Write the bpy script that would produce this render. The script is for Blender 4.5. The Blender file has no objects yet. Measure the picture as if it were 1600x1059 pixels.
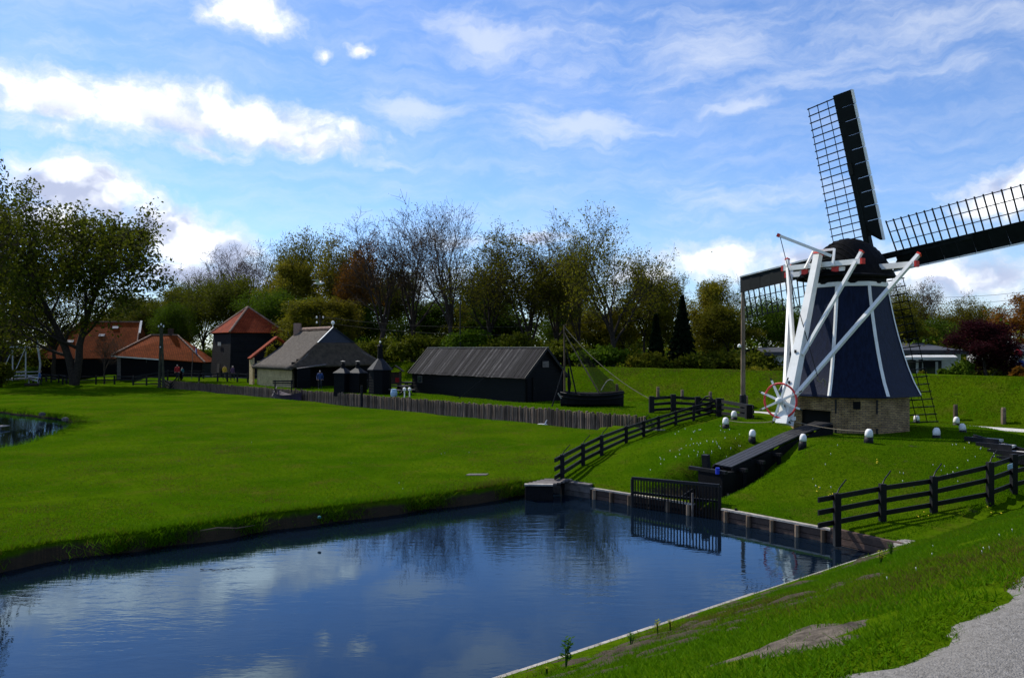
import bpy, math, random
import numpy as np
from mathutils import Vector, Matrix, noise as mnoise
from mathutils.geometry import delaunay_2d_cdt
random.seed(7); RNG = np.random.default_rng(7)
SC = bpy.context.scene; COL = SC.collection
# ------------------------------------------------------------------ camera
CAMZ, FPX, HORX, HORY = 4.6, 1250.0, 800.0, 545.0
cam = bpy.data.cameras.new('camera'); camo = bpy.data.objects.new('camera', cam); COL.objects.link(camo)
cam.sensor_width = 36; cam.lens = FPX/1600*36; cam.clip_start = .1; cam.clip_end = 6000
cam.shift_y = (HORY-529.5)/1600
camo.location = (0, 0, CAMZ); camo.rotation_euler = (math.radians(90), 0, 0); SC.camera = camo
# ------------------------------------------------------------------ light
SUN_AZ, SUN_EL = math.radians(-48), math.radians(46)      # azimuth from +Y, clockwise
sl = bpy.data.lights.new('sun', 'SUN'); sl.energy = 5.0; sl.angle = math.radians(.6); sl.color = (1, .95, .86)
so = bpy.data.objects.new('sun', sl); COL.objects.link(so)
sd = Vector((math.sin(SUN_AZ)*math.cos(SUN_EL), math.cos(SUN_AZ)*math.cos(SUN_EL), math.sin(SUN_EL)))
so.rotation_euler = sd.to_track_quat('Z', 'Y').to_euler(); so.location = (0, 0, 60)
SC.view_settings.view_transform = 'Standard'; SC.view_settings.look = 'None'
SC.view_settings.exposure = .1; SC.view_settings.gamma = 1
SC.cycles.max_bounces = 6; SC.cycles.transparent_max_bounces = 12; SC.cycles.use_denoising = True
# ------------------------------------------------------------------ sky with clouds
W = bpy.data.worlds.new('World'); SC.world = W; W.use_nodes = True
SKY_STR = .125; TINT = (.76, .94, 1.24, 1); CLOUD = 7.4
def build_world():
    nt = W.node_tree; N = nt.nodes; L = nt.links; N.clear()
    def nd(t, **k):
        n = N.new(t)
        for a, b in k.items(): setattr(n, a, b)
        return n
    def mth(op, a, b=None, c=None, clamp=False):
        n = nd('ShaderNodeMath', operation=op, use_clamp=clamp)
        for i, v in enumerate((a, b, c)):
            if v is None: continue
            if isinstance(v, (int, float)): n.inputs[i].default_value = v
            else: L.new(v, n.inputs[i])
        return n.outputs[0]
    tc = nd('ShaderNodeTexCoord'); sp = nd('ShaderNodeSeparateXYZ'); L.new(tc.outputs['Generated'], sp.inputs[0])
    az = mth('ARCTAN2', sp.outputs[0], sp.outputs[1]); el = mth('ARCSINE', sp.outputs[2])
    cb = nd('ShaderNodeCombineXYZ'); L.new(az, cb.inputs[0]); L.new(el, cb.inputs[1])
    flat = cb.outputs[0]
    def noise(vec, scale, sc3=(1, 1, 1), det=6, rough=.55, dist=0, loc=(0, 0, 0)):
        m = nd('ShaderNodeMapping'); m.inputs['Scale'].default_value = sc3; m.inputs['Location'].default_value = loc
        L.new(vec, m.inputs[0])
        n = nd('ShaderNodeTexNoise'); n.inputs['Scale'].default_value = scale; n.inputs['Detail'].default_value = det
        n.inputs['Roughness'].default_value = rough; n.inputs['Distortion'].default_value = dist
        L.new(m.outputs[0], n.inputs['Vector']); return n
    # warped coordinates give ragged cloud borders
    w1 = noise(flat, 9, det=5); w2 = noise(flat, 34, det=4)
    def warp(vec, n, amt):
        s = nd('ShaderNodeVectorMath', operation='SUBTRACT'); L.new(n.outputs['Color'], s.inputs[0]); s.inputs[1].default_value = (.5, .5, .5)
        k = nd('ShaderNodeVectorMath', operation='SCALE'); L.new(s.outputs[0], k.inputs[0]); k.inputs['Scale'].default_value = amt
        a = nd('ShaderNodeVectorMath', operation='ADD'); L.new(vec, a.inputs[0]); L.new(k.outputs[0], a.inputs[1]); return a.outputs[0]
    wv = warp(warp(flat, w1, .06), w2, .02)
    def blob(px, py, sx, sy, rot, wgt):
        a = math.atan((px-800)/FPX); e = math.atan((HORY-py)/FPX*math.cos(a))
        m = nd('ShaderNodeMapping', vector_type='TEXTURE')
        m.inputs['Location'].default_value = (a, e, 0); m.inputs['Rotation'].default_value = (0, 0, math.radians(rot))
        m.inputs['Scale'].default_value = (sx/FPX, sy/FPX, 1e3)
        L.new(wv, m.inputs[0])
        g = nd('ShaderNodeTexGradient', gradient_type='SPHERICAL'); L.new(m.outputs[0], g.inputs[0])
        return mth('MULTIPLY', g.outputs['Fac'], wgt)
    def total(lst):
        r = None
        for b in lst:
            v = blob(*b); r = v if r is None else mth('MAXIMUM', r, v)
        return r
    cum = total([(110, 150, 270, 62, -9, 1.25), (400, 188, 290, 62, -8, 1.35), (250, 168, 240, 52, -9, 1.3), (500, 195, 190, 34, -6, 1.0), (90, 190, 210, 34, -8, .8), (385, 18, 120, 58, 0, 1.3), (300, 225, 200, 26, -6, .75),
                 (568, 68, 46, 15, -8, 1.0), (505, 70, 34, 22, 20, .85),
                 (125, 295, 130, 74, -14, 1.6), (60, 350, 150, 60, 0, 1.5), (285, 365, 175, 74, -22, 1.6), (330, 425, 170, 50, 0, 1.4), (710, 382, 110, 30, 0, .9), (840, 372, 90, 22, 0, 1.1),
                 (1110, 408, 180, 52, 0, 1.25), (1010, 432, 120, 40, 0, 1.1), (1270, 410, 150, 55, 0, 1.1), (1570, 305, 120, 54, 6, 1.45), (1640, 290, 120, 70, 0, 1.2), (1480, 440, 300, 62, 0, 1.15), (560, 450, 900, 60, 0, .8)])
    wsp = total([(900, 195, 210, 50, -3, 1.0), (655, 172, 150, 42, -6, .9), (760, 60, 190, 70, -12, .85), (1155, 168, 110, 20, 3, 1.0), (1150, 80, 640, 130, -4, .62),
                 (1450, 60, 420, 120, 5, .6), (150, 60, 330, 70, 6, .4), (620, 255, 130, 18, -4, .6), (1150, 310, 520, 80, 0, .5), (820, 270, 300, 36, 8, .35)])
    fine = noise(wv, 26, (1, 1.5, 1), det=8, rough=.62); streak = noise(wv, 10, (1, 4.2, 1), det=8, rough=.62, dist=0)
    # elsewhere: broken fair-weather cloud all round
    allr = noise(flat, 3.2, (1, 2.6, 1), det=7, rough=.55, loc=(3.1, .4, 0))
    def sst(v, a, b):
        m = nd('ShaderNodeMapRange', interpolation_type='SMOOTHSTEP'); m.inputs[1].default_value = a; m.inputs[2].default_value = b
        L.new(v, m.inputs[0]); return m.outputs[0]
    aabs = mth('ABSOLUTE', az); outv = mth('MAXIMUM', sst(aabs, .62, .8), sst(el, .43, .55))
    gen = mth('MULTIPLY', sst(allr.outputs['Fac'], .52, .68), outv)
    c1 = mth('ADD', cum, mth('MULTIPLY', mth('SUBTRACT', fine.outputs['Fac'], .5), 1.25))
    d1 = sst(c1, .18, 1.12)
    c2 = mth('ADD', wsp, mth('MULTIPLY', mth('SUBTRACT', streak.outputs['Fac'], .5), 1.5))
    d2 = mth('MULTIPLY', sst(c2, .08, 1.0), .55)
    veil = mth('MULTIPLY', sst(streak.outputs['Fac'], .3, .8), .24)
    dens = mth('MAXIMUM', mth('MAXIMUM', d1, d2), mth('MAXIMUM', gen, veil), clamp=True)
    # grey bellies of the cumulus: noise read a little higher in the sky
    sh = noise(wv, 11, (1, 1.5, 1), det=4, rough=.5, loc=(.7, 1.9, 0))
    thick = sst(cum, .42, .9)
    lowm = sst(el, .34, .2)
    grey = mth('MULTIPLY', mth('MULTIPLY', sst(sh.outputs['Fac'], .40, .58), thick), lowm)
    cc = nd('ShaderNodeMix', data_type='RGBA'); L.new(grey, cc.inputs[0])
    cw = nd('ShaderNodeMix', data_type='RGBA'); L.new(sst(c1, .6, 1.25), cw.inputs[0]); cw.inputs[6].default_value = (CLOUD*.98, CLOUD*1.02, CLOUD*1.08, 1); cw.inputs[7].default_value = (CLOUD*1.6, CLOUD*1.63, CLOUD*1.68, 1); L.new(cw.outputs[2], cc.inputs[6]); cc.inputs[7].default_value = (CLOUD*.55, CLOUD*.62, CLOUD*.84, 1)
    sky = nd('ShaderNodeTexSky', sky_type='NISHITA', sun_disc=False); sky.sun_elevation = SUN_EL; sky.sun_rotation = SUN_AZ
    sky.altitude = 0; sky.air_density = 1.0; sky.dust_density = .25; sky.ozone_density = 2.5
    tint = nd('ShaderNodeMix', data_type='RGBA', blend_type='MULTIPLY'); tint.inputs[0].default_value = 1
    L.new(sky.outputs[0], tint.inputs[6]); tint.inputs[7].default_value = TINT
    mx = nd('ShaderNodeMix', data_type='RGBA'); L.new(dens, mx.inputs[0]); L.new(tint.outputs[2], mx.inputs[6]); L.new(cc.outputs[2], mx.inputs[7])
    bg = nd('ShaderNodeBackground'); bg.inputs[1].default_value = SKY_STR; L.new(mx.outputs[2], bg.inputs[0])
    out = nd('ShaderNodeOutputWorld'); L.new(bg.outputs[0], out.inputs[0])
build_world()
# ------------------------------------------------------------------ materials
MATS = {}
def mat(name, c1, c2=None, rough=.8, scale=3., stretch=(1, 1, 1), bump=0., bscale=None, rnd=0., coord='Object', spec=.3, metal=0., det=5, coat=0, lo=.35, hi=.65, trans=0., alpha=1.):
    """noise-mottled principled material; rnd varies brightness from object to object"""
    m = bpy.data.materials.new(name); m.use_nodes = True; nt = m.node_tree; N = nt.nodes; L = nt.links
    b = N['Principled BSDF']; b.inputs['Roughness'].default_value = rough; b.inputs['Specular IOR Level'].default_value = spec
    b.inputs['Metallic'].default_value = metal; b.inputs['Coat Weight'].default_value = coat; b.inputs['Coat Roughness'].default_value = .25
    c2 = c2 or tuple(min(1, x*.7) for x in c1)
    tc = N.new('ShaderNodeTexCoord'); mp = N.new('ShaderNodeMapping'); mp.inputs['Scale'].default_value = stretch
    L.new(tc.outputs[coord], mp.inputs[0])
    n = N.new('ShaderNodeTexNoise'); n.inputs['Scale'].default_value = scale; n.inputs['Detail'].default_value = det; n.inputs['Roughness'].default_value = .6
    L.new(mp.outputs[0], n.inputs['Vector'])
    mr = N.new('ShaderNodeMapRange'); mr.inputs[1].default_value = lo; mr.inputs[2].default_value = hi; L.new(n.outputs['Fac'], mr.inputs[0])
    mx = N.new('ShaderNodeMix'); mx.data_type = 'RGBA'; L.new(mr.outputs[0], mx.inputs[0])
    mx.inputs[6].default_value = (*c1, 1); mx.inputs[7].default_value = (*c2, 1); colr = mx.outputs[2]
    if rnd:
        oi = N.new('ShaderNodeObjectInfo'); r2 = N.new('ShaderNodeMapRange'); r2.inputs[3].default_value = 1-rnd; r2.inputs[4].default_value = 1+rnd
        L.new(oi.outputs['Random'], r2.inputs[0]); h = N.new('ShaderNodeHueSaturation'); L.new(r2.outputs[0], h.inputs['Value']); L.new(colr, h.inputs['Color']); colr = h.outputs[0]
    L.new(colr, b.inputs['Base Color'])
    if bump:
        n2 = N.new('ShaderNodeTexNoise'); n2.inputs['Scale'].default_value = bscale or scale*4; n2.inputs['Detail'].default_value = 4
        L.new(mp.outputs[0], n2.inputs['Vector']); bp = N.new('ShaderNodeBump'); bp.inputs['Strength'].default_value = bump; bp.inputs['Distance'].default_value = .03
        L.new(n2.outputs['Fac'], bp.inputs['Height']); L.new(bp.outputs[0], b.inputs['Normal'])
    o = N['Material Output']; sh = b.outputs[0]
    if trans:
        t = N.new('ShaderNodeBsdfTranslucent'); L.new(colr, t.inputs[0]); ms = N.new('ShaderNodeMixShader'); ms.inputs[0].default_value = trans
        L.new(sh, ms.inputs[1]); L.new(t.outputs[0], ms.inputs[2]); sh = ms.outputs[0]
    if alpha < 1:
        t = N.new('ShaderNodeBsdfTransparent'); ms = N.new('ShaderNodeMixShader'); ms.inputs[0].default_value = alpha
        L.new(t.outputs[0], ms.inputs[1]); L.new(sh, ms.inputs[2]); sh = ms.outputs[0]
    L.new(sh, o.inputs['Surface']); MATS[name] = m; return m
def grid_mat(name, base, base2, joint, bw, bh, mortar, rough=.85, offset=.5, bump=.6, dirt=None, spec=.2, mix=.0, vscale=1.5):
    """brick / tile / board courses laid out in metres on the generated UVs"""
    m = bpy.data.materials.new(name); m.use_nodes = True; nt = m.node_tree; N = nt.nodes; L = nt.links
    b = N['Principled BSDF']; b.inputs['Roughness'].default_value = rough; b.inputs['Specular IOR Level'].default_value = spec
    uv = N.new('ShaderNodeUVMap'); uv.uv_map = 'UVMap'
    br = N.new('ShaderNodeTexBrick'); br.offset = offset; br.inputs['Scale'].default_value = 1; br.inputs['Brick Width'].default_value = bw; br.inputs['Row Height'].default_value = bh
    br.inputs['Mortar Size'].default_value = mortar; br.inputs['Mortar Smooth'].default_value = .3; br.inputs['Bias'].default_value = mix
    br.inputs['Color1'].default_value = (*base, 1); br.inputs['Color2'].default_value = (*base2, 1); br.inputs['Mortar'].default_value = (*joint, 1)
    L.new(uv.outputs[0], br.inputs[0])
    n = N.new('ShaderNodeTexNoise'); n.inputs['Scale'].default_value = vscale; n.inputs['Detail'].default_value = 7; n.inputs['Roughness'].default_value = .65
    tc = N.new('ShaderNodeTexCoord'); L.new(tc.outputs['Object'], n.inputs['Vector'])
    mr = N.new('ShaderNodeMapRange'); mr.inputs[1].default_value = .38; mr.inputs[2].default_value = .72; L.new(n.outputs['Fac'], mr.inputs[0])
    mx = N.new('ShaderNodeMix'); mx.data_type = 'RGBA'; mx.blend_type = 'MIX'; L.new(mr.outputs[0], mx.inputs[0]); L.new(br.outputs['Color'], mx.inputs[6])
    mm = N.new('ShaderNodeMix'); mm.data_type = 'RGBA'; mm.blend_type = 'MULTIPLY'; mm.inputs[0].default_value = 1; L.new(br.outputs['Color'], mm.inputs[6]); mm.inputs[7].default_value = (*(dirt or (.5, .5, .5)), 1)
    L.new(mm.outputs[2], mx.inputs[7]); L.new(mx.outputs[2], b.inputs['Base Color'])
    bp = N.new('ShaderNodeBump'); bp.inputs['Strength'].default_value = bump; bp.inputs['Distance'].default_value = .02; bp.invert = True
    L.new(br.outputs['Fac'], bp.inputs['Height']); L.new(bp.outputs[0], b.inputs['Normal'])
    MATS[name] = m; return m
mat('black_wood', (.006, .006, .0075), (.011, .0105, .012), rough=.6, scale=6, stretch=(1, 1, .3), bump=.3, rnd=.25, spec=.2)
mat('tarred_wood', (.0035, .004, .005), (.007, .007, .008), rough=.75, scale=5, bump=.3, rnd=.2, spec=.12)
mat('weathered_wood', (.20, .145, .10), (.085, .06, .042), rough=.9, spec=.1, scale=5, stretch=(1, 1, .25), bump=.4, rnd=.45)
mat('bank_board', (.085, .05, .038), (.045, .03, .025), rough=.75, scale=4, bump=.3, rnd=.25)
mat('pale_plank', (.36, .33, .29), (.2, .18, .16), rough=.8, scale=5, bump=.3, rnd=.2)
mat('grey_plank', (.13, .115, .105), (.07, .06, .055), rough=.8, scale=5, bump=.3, rnd=.3)
mat('duct_plank', (.020, .020, .024), (.011, .011, .013), rough=.55, scale=5, bump=.3, rnd=.25, spec=.4)
mat('white_paint', (.80, .79, .75), (.66, .65, .60), rough=.45, scale=2.5, det=8, lo=.4, hi=.8)
mat('red_paint', (.62, .035, .02), (.45, .02, .015), rough=.45)
mat('wheel_red', (.68, .06, .06), (.5, .035, .035), rough=.45)
mat('navy_board', (.0025, .005, .016), (.006, .012, .036), rough=.45, scale=2.6, stretch=(5, 5, .2), spec=.09, bump=.25, bscale=9, det=8)
mat('cap_shingle', (.003, .003, .0038), (.006, .006, .0068), rough=.7, scale=8, bump=.4, spec=.07)
mat('sail_dark', (.004, .006, .0055), (.007, .010, .009), rough=.6, scale=4, rnd=.2, spec=.12)
mat('iron', (.02, .02, .022), rough=.5, metal=.3)
mat('rope', (.24, .20, .14), (.15, .12, .09), rough=.9)
mat('dark_rope', (.03, .028, .026), rough=.9)
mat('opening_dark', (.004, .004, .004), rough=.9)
grid_mat('mill_brick', (.58, .38, .16), (.34, .21, .10), (.13, .11, .085), .22, .068, .012, dirt=(.32, .30, .27), vscale=2.2)
grid_mat('house_brick', (.66, .50, .25), (.52, .38, .19), (.45, .37, .24), .22, .07, .01, dirt=(.6, .58, .5))
grid_mat('roof_tile', (.33, .062, .022), (.24, .042, .017), (.07, .014, .008), .24, .30, .022, rough=.75, offset=0, bump=1, dirt=(.55, .5, .45), vscale=.7, spec=.03)
grid_mat('old_roof_tile', (.30, .066, .014), (.21, .045, .011), (.06, .014, .007), .24, .30, .022, rough=.8, offset=0, bump=1, dirt=(.6, .65, .4), vscale=.5, spec=.03)
grid_mat('black_boards', (.0042, .005, .007), (.0032, .004, .006), (.0012, .0012, .002), 30, .24, .014, rough=.6, bump=.6, spec=.1, dirt=(.7, .7, .7))
grid_mat('tower_boards', (.010, .011, .013), (.007, .008, .010), (.003, .003, .004), 30, .26, .02, rough=.65, bump=.6, spec=.1, dirt=(.6, .6, .6))
mat('thatch', (.12, .105, .09), (.065, .055, .045), rough=.95, scale=2.4, stretch=(2, 2, .8), bump=.9, bscale=14, spec=.1, det=8)
mat('ridge_tile', (.30, .19, .14), (.2, .12, .09), rough=.8, scale=9, rnd=.2)
mat('render_white', (.62, .62, .60), (.5, .5, .48), rough=.8)
mat('roof_felt', (.03, .032, .037), (.05, .05, .055), rough=.75, scale=1.5)
mat('glass', (.02, .025, .03), rough=.08, spec=.6)
mat('gravel', (.27, .255, .235), (.15, .14, .125), rough=.95, scale=22, bump=.8, bscale=90, coord='Object', spec=.1, det=9, lo=.3, hi=.7)
mat('pale_gravel', (.55, .53, .50), (.42, .40, .37), rough=.95, scale=3, bump=.3, bscale=40, spec=.1)
mat('dirt_gravel', (.15, .125, .10), (.05, .042, .034), rough=1, scale=7, bump=1, bscale=40, spec=.05, det=9)
mat('soil', (.062, .048, .034), (.032, .025, .018), rough=1, scale=5, bump=.7, spec=.1)
mat('net', (.03, .025, .02), (.018, .016, .014), rough=1, spec=0, alpha=.62)
mat('bark', (.045, .036, .028), (.024, .02, .016), rough=.95, scale=4, bump=.6, rnd=.2, spec=.1)
mat('bark_grey', (.055, .042, .034), (.03, .024, .02), rough=.95, scale=4, bump=.5, rnd=.2, spec=.1)
def leafmat(n, a, b, rnd=.22): mat(n, a, b, rough=.7, scale=.9, rnd=rnd, spec=.04, trans=.42, det=6)
mat('roof_plank', (.008, .0075, .009), (.032, .03, .032), rough=.85, scale=1.6, stretch=(9, .7, 1), bump=.3, rnd=.5, spec=.1, coord='UV', lo=.42, hi=.8)
mat('roof_plank_pale', (.02, .019, .02), (.11, .105, .105), rough=.85, scale=2, stretch=(9, .8, 1), bump=.3, rnd=.5, spec=.1, coord='UV', lo=.4, hi=.75)
mat('thatch_brown', (.085, .065, .048), (.05, .04, .03), rough=.95, scale=2.4, bump=.9, bscale=14, spec=.1, det=8)
mat('gablet_blue', (.016, .022, .034), rough=.5); mat('mossy_wood', (.055, .058, .03), (.03, .03, .02), rough=.9, scale=3)
leafmat('leaf_dark', (.050, .064, .004), (.085, .095, .006)); leafmat('leaf_green', (.040, .080, .004), (.065, .105, .005)); leafmat('leaf_olive', (.15, .14, .008), (.085, .09, .006))
leafmat('leaf_yellow', (.19, .16, .010), (.10, .10, .008)); leafmat('leaf_orange', (.22, .085, .010), (.12, .06, .008)); leafmat('leaf_brown', (.10, .06, .022), (.055, .036, .014))
leafmat('leaf_burgundy', (.035, .006, .009), (.018, .004, .006)); leafmat('leaf_bright', (.11, .17, .012), (.06, .11, .01)); leafmat('leaf_conifer', (.010, .02, .007), (.005, .012, .005))
leafmat('herb', (.05, .13, .015), (.03, .085, .01)); leafmat('herb_yellow', (.33, .33, .03), (.19, .23, .02))
mat('coat_red', (.42, .02, .02)); mat('coat_blue', (.02, .05, .16)); mat('coat_teal', (.02, .14, .15)); mat('coat_yellow', (.6, .38, .03)); mat('coat_purple', (.10, .05, .11)); mat('coat_light', (.08, .18, .42))
mat('trousers', (.018, .02, .028)); mat('skin', (.45, .27, .19)); mat('hair_grey', (.4, .38, .36)); mat('hair_dark', (.03, .02, .015)); mat('blue_plastic', (.02, .05, .55)); mat('sign_blue', (.35, .50, .66))
mat('hull_purple', (.035, .02, .04)); mat('lead_roof', (.016, .019, .025), (.010, .012, .016), rough=.65, spec=.15); mat('flag_red', (.5, .02, .03)); mat('flag_white', (.75, .75, .75)); mat('flag_blue', (.02, .06, .3))
mat('feather', (.8, .8, .8)); mat('pinkish', (.5, .32, .3)); mat('daisy', (.85, .85, .8)); mat('dandelion', (.75, .6, .02)); mat('curtain', (.55, .55, .55))
# ------------------------------------------------------------------ mesh helpers
class MB:
    def __init__(s): s.v = []; s.f = []; s.m = []
    def add(s, vs, fs, mi=0):
        o = len(s.v); s.v += [tuple(p) for p in vs]; s.f += [tuple(o+i for i in f) for f in fs]; s.m += [mi]*len(fs); return s
    def box(s, lo, hi, mi=0):
        x0, y0, z0 = lo; x1, y1, z1 = hi
        return s.add([(x0, y0, z0), (x1, y0, z0), (x1, y1, z0), (x0, y1, z0), (x0, y0, z1), (x1, y0, z1), (x1, y1, z1), (x0, y1, z1)],
                     [(0, 3, 2, 1), (4, 5, 6, 7), (0, 1, 5, 4), (1, 2, 6, 5), (2, 3, 7, 6), (3, 0, 4, 7)], mi)
    def beam(s, p, q, w, h, up=(0, 0, 1), w2=None, h2=None, mi=0):
        p = Vector(p); q = Vector(q); d = (q-p).normalized(); u = Vector(up)
        if abs(d.dot(u)) > .98: u = Vector((0, 1, 0))
        r = d.cross(u).normalized(); u = r.cross(d); w2 = w if w2 is None else w2; h2 = h if h2 is None else h2
        vs = []
        for c, a, b in ((p, w, h), (q, w2, h2)):
            for i, j in ((-1, -1), (1, -1), (1, 1), (-1, 1)): vs.append(c+r*(i*a/2)+u*(j*b/2))
        return s.add(vs, [(0, 3, 2, 1), (4, 5, 6, 7), (0, 1, 5, 4), (1, 2, 6, 5), (2, 3, 7, 6), (3, 0, 4, 7)][:] if False else [(0, 1, 2, 3), (7, 6, 5, 4), (4, 5, 1, 0), (5, 6, 2, 1), (6, 7, 3, 2), (7, 4, 0, 3)], mi)
    def tube(s, pts, rad, n=6, cap=True, mi=0):
        pts = [Vector(p) for p in pts]; k = len(pts); rad = [rad]*k if isinstance(rad, (int, float)) else rad
        vs = []; ref = Vector((.31, .17, .93))
        for i, p in enumerate(pts):
            d = (pts[min(i+1, k-1)]-pts[max(i-1, 0)]).normalized()
            a = d.cross(ref if abs(d.dot(ref)) < .95 else Vector((1, 0, 0))).normalized(); b = d.cross(a)
            for j in range(n):
                t = 2*math.pi*j/n; vs.append(p+(a*math.cos(t)+b*math.sin(t))*rad[i])
        fs = [(i*n+j, i*n+(j+1) % n, (i+1)*n+(j+1) % n, (i+1)*n+j) for i in range(k-1) for j in range(n)]
        if cap: fs += [tuple(range(n))[::-1], tuple(range((k-1)*n, k*n))]
        return s.add(vs, fs, mi)
    def lathe(s, c, prof, n=12, rot=0, mi=0, cap=True):
        c = Vector(c); vs = [c+Vector((r*math.cos(rot+2*math.pi*j/n), r*math.sin(rot+2*math.pi*j/n), z)) for r, z in prof for j in range(n)]; k = len(prof)
        fs = [(i*n+j, i*n+(j+1) % n, (i+1)*n+(j+1) % n, (i+1)*n+j) for i in range(k-1) for j in range(n)]
        if cap: fs += [tuple(range(n))[::-1], tuple(range((k-1)*n, k*n))]
        return s.add(vs, fs, mi)
    def slab(s, quad, t, mi=0):
        """a flat polygon given thickness t along its normal, downwards"""
        q = [Vector(p) for p in quad]; n = (q[1]-q[0]).cross(q[-1]-q[0]).normalized(); k = len(q)
        vs = q+[p-n*t for p in q]
        return s.add(vs, [tuple(range(k)), tuple(range(2*k-1, k-1, -1))]+[(i, i+k, (i+1) % k+k, (i+1) % k) for i in range(k)], mi)
    def mesh(s, name, mats, origin=(0, 0, 0), uv=False, smooth=False):
        me = bpy.data.meshes.new(name); o = Vector(origin)
        me.from_pydata([tuple(Vector(p)-o) for p in s.v], [], s.f)
        for m in (mats if isinstance(mats, (list, tuple)) else [mats]): me.materials.append(MATS[m])
        if any(s.m): me.polygons.foreach_set('material_index', s.m)
        if uv: box_uv(me)
        if smooth: me.polygons.foreach_set('use_smooth', [True]*len(me.polygons))
        me.update(); return me
def box_uv(me):
    l = me.uv_layers.new(name='UVMap'); Z = Vector((0, 0, 1))
    for p in me.polygons:
        n = p.normal; t = Z.cross(n)
        t = t.normalized() if t.length > .02 else Vector((1, 0, 0)); b = n.cross(t)
        for li in p.loop_indices:
            c = me.vertices[me.loops[li].vertex_index].co; l.data[li].uv = (c.dot(t), c.dot(b))
def tag(o, label=None, cat=None, group=None, kind=None):
    for k, v in (('label', label), ('category', cat), ('group', group), ('kind', kind)):
        if v: o[k] = v
    return o
def thing(name, label, cat, loc, group=None, rz=0):
    o = bpy.data.objects.new(name, None); COL.objects.link(o); o.location = loc; o.rotation_euler.z = rz; o.empty_display_size = .2
    return tag(o, label, cat, group)
def root_loc(o):
    v = Vector(o.location)
    while o.parent: o = o.parent; v = v+o.location
    return v
def part(par, name, mb, m, uv=False, smooth=False, world=True):
    """mesh child; vertices given in world space unless world=False"""
    me = mb.mesh(name, m, root_loc(par) if world else (0, 0, 0), uv, smooth)
    o = bpy.data.objects.new(name, me); COL.objects.link(o); o.parent = par; return o
def solo(name, mb, m, label=None, cat=None, group=None, kind=None, uv=False, smooth=False, origin=(0, 0, 0)):
    o = bpy.data.objects.new(name, mb.mesh(name, m, origin, uv, smooth)); COL.objects.link(o); o.location = origin
    return tag(o, label, cat, group, kind)
def inst(par, name, me, loc, rz=0, sc=(1, 1, 1)):
    o = bpy.data.objects.new(name, me); COL.objects.link(o); o.parent = par; o.location = loc; o.rotation_euler = (0, 0, rz) if isinstance(rz, (int, float)) else rz; o.scale = sc; return o
def copy_tree(o, par=None):
    c = o.copy(); COL.objects.link(c); c.parent = par
    for ch in list(o.children): copy_tree(ch, c)
    return c
# ------------------------------------------------------------------ terrain
ZW = -.45
NEAR = [(-38.5, -19.7), (-15.3, -.8), (.19, 11.7), (4.8, 15.45), (9.4, 19.2)]
PLANK = [(9.4, 19.2), (8.4, 20.9), (6.1, 23.75), (2.7, 27.2), (1.5, 28.3)]
FAR = [(1.5, 28.3), (.5, 27.6), (-3.17, 24.75), (-5.5, 23.1), (-8.8, 20.5), (-11.3, 18.4), (-25, 8), (-55, -15)]
POND = [(-27.6, 51.0), (-29.2, 53.6), (-34, 57.5), (-39.4, 61.5), (-56, 66), (-56, 33), (-40, 33.5), (-23.8, 36.0), (-23.6, 39), (-24.7, 43), (-26.2, 47.6)]
def dens(poly, step, closed=False, jit=0):
    out = []; k = len(poly)
    for i in range(k if closed else k-1):
        a = np.array(poly[i]); b = np.array(poly[(i+1) % k]); n = max(1, int(np.linalg.norm(b-a)/step))
        for j in range(n):
            p = a+(b-a)*j/n
            if jit: p = p+jit*np.array([mnoise.noise((p[0]*.55, p[1]*.55, 3.)), mnoise.noise((p[0]*.55, p[1]*.55, 9.))])
            out.append(tuple(p))
    if not closed: out.append(tuple(poly[-1]))
    return out
CANAL = dens(NEAR, .5)[:-1]+dens(PLANK, .4)[:-1]+dens(FAR, .25, jit=.6)
PONDL = dens(POND, .4, True, jit=.3)
def inside(P, x, y):
    P = np.asarray(P); r = np.zeros(np.shape(x), bool); j = len(P)-1
    for i in range(len(P)):
        xi, yi = P[i]; xj, yj = P[j]
        c = ((yi > y) != (yj > y)) & (x < (xj-xi)*(y-yi)/(yj-yi+1e-12)+xi); r ^= c; j = i
    return r
def sst(a, b, v): t = np.clip((v-a)/(b-a), 0, 1); return t*t*(3-2*t)
def vnoise(x, y, s, seed=0):
    """smooth value noise, vectorised"""
    x = np.asarray(x, float)*s; y = np.asarray(y, float)*s; xi = np.floor(x).astype(int); yi = np.floor(y).astype(int); fx = x-xi; fy = y-yi
    fx = fx*fx*(3-2*fx); fy = fy*fy*(3-2*fy)
    def h(a, b): q = np.sin(a*127.1+b*311.7+seed*74.7)*43758.5453; return q-np.floor(q)
    return (h(xi, yi)*(1-fx)+h(xi+1, yi)*fx)*(1-fy)+(h(xi, yi+1)*(1-fx)+h(xi+1, yi+1)*fx)*fy-.5
MILL = (13.8, 33.0)
PAL0 = np.array([7.5, 46.4]); PALD = np.array([-.68, .733]); PALN = np.array([.733, .68])
DY0 = np.array([11.25, 70.3]); DYD = np.array([-.655, .756]); DYN = np.array([.756, .655])
def near_t(x, y): return x*.631-y*.775+8.95
def pal_sv(x, y): return (x-PAL0[0])*PALD[0]+(y-PAL0[1])*PALD[1], (x-PAL0[0])*PALN[0]+(y-PAL0[1])*PALN[1]
def dyke_w(x, y): return (x-DY0[0])*DYN[0]+(y-DY0[1])*DYN[1]
def dyke_s(x, y): return (x-DY0[0])*DYD[0]+(y-DY0[1])*DYD[1]
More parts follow.
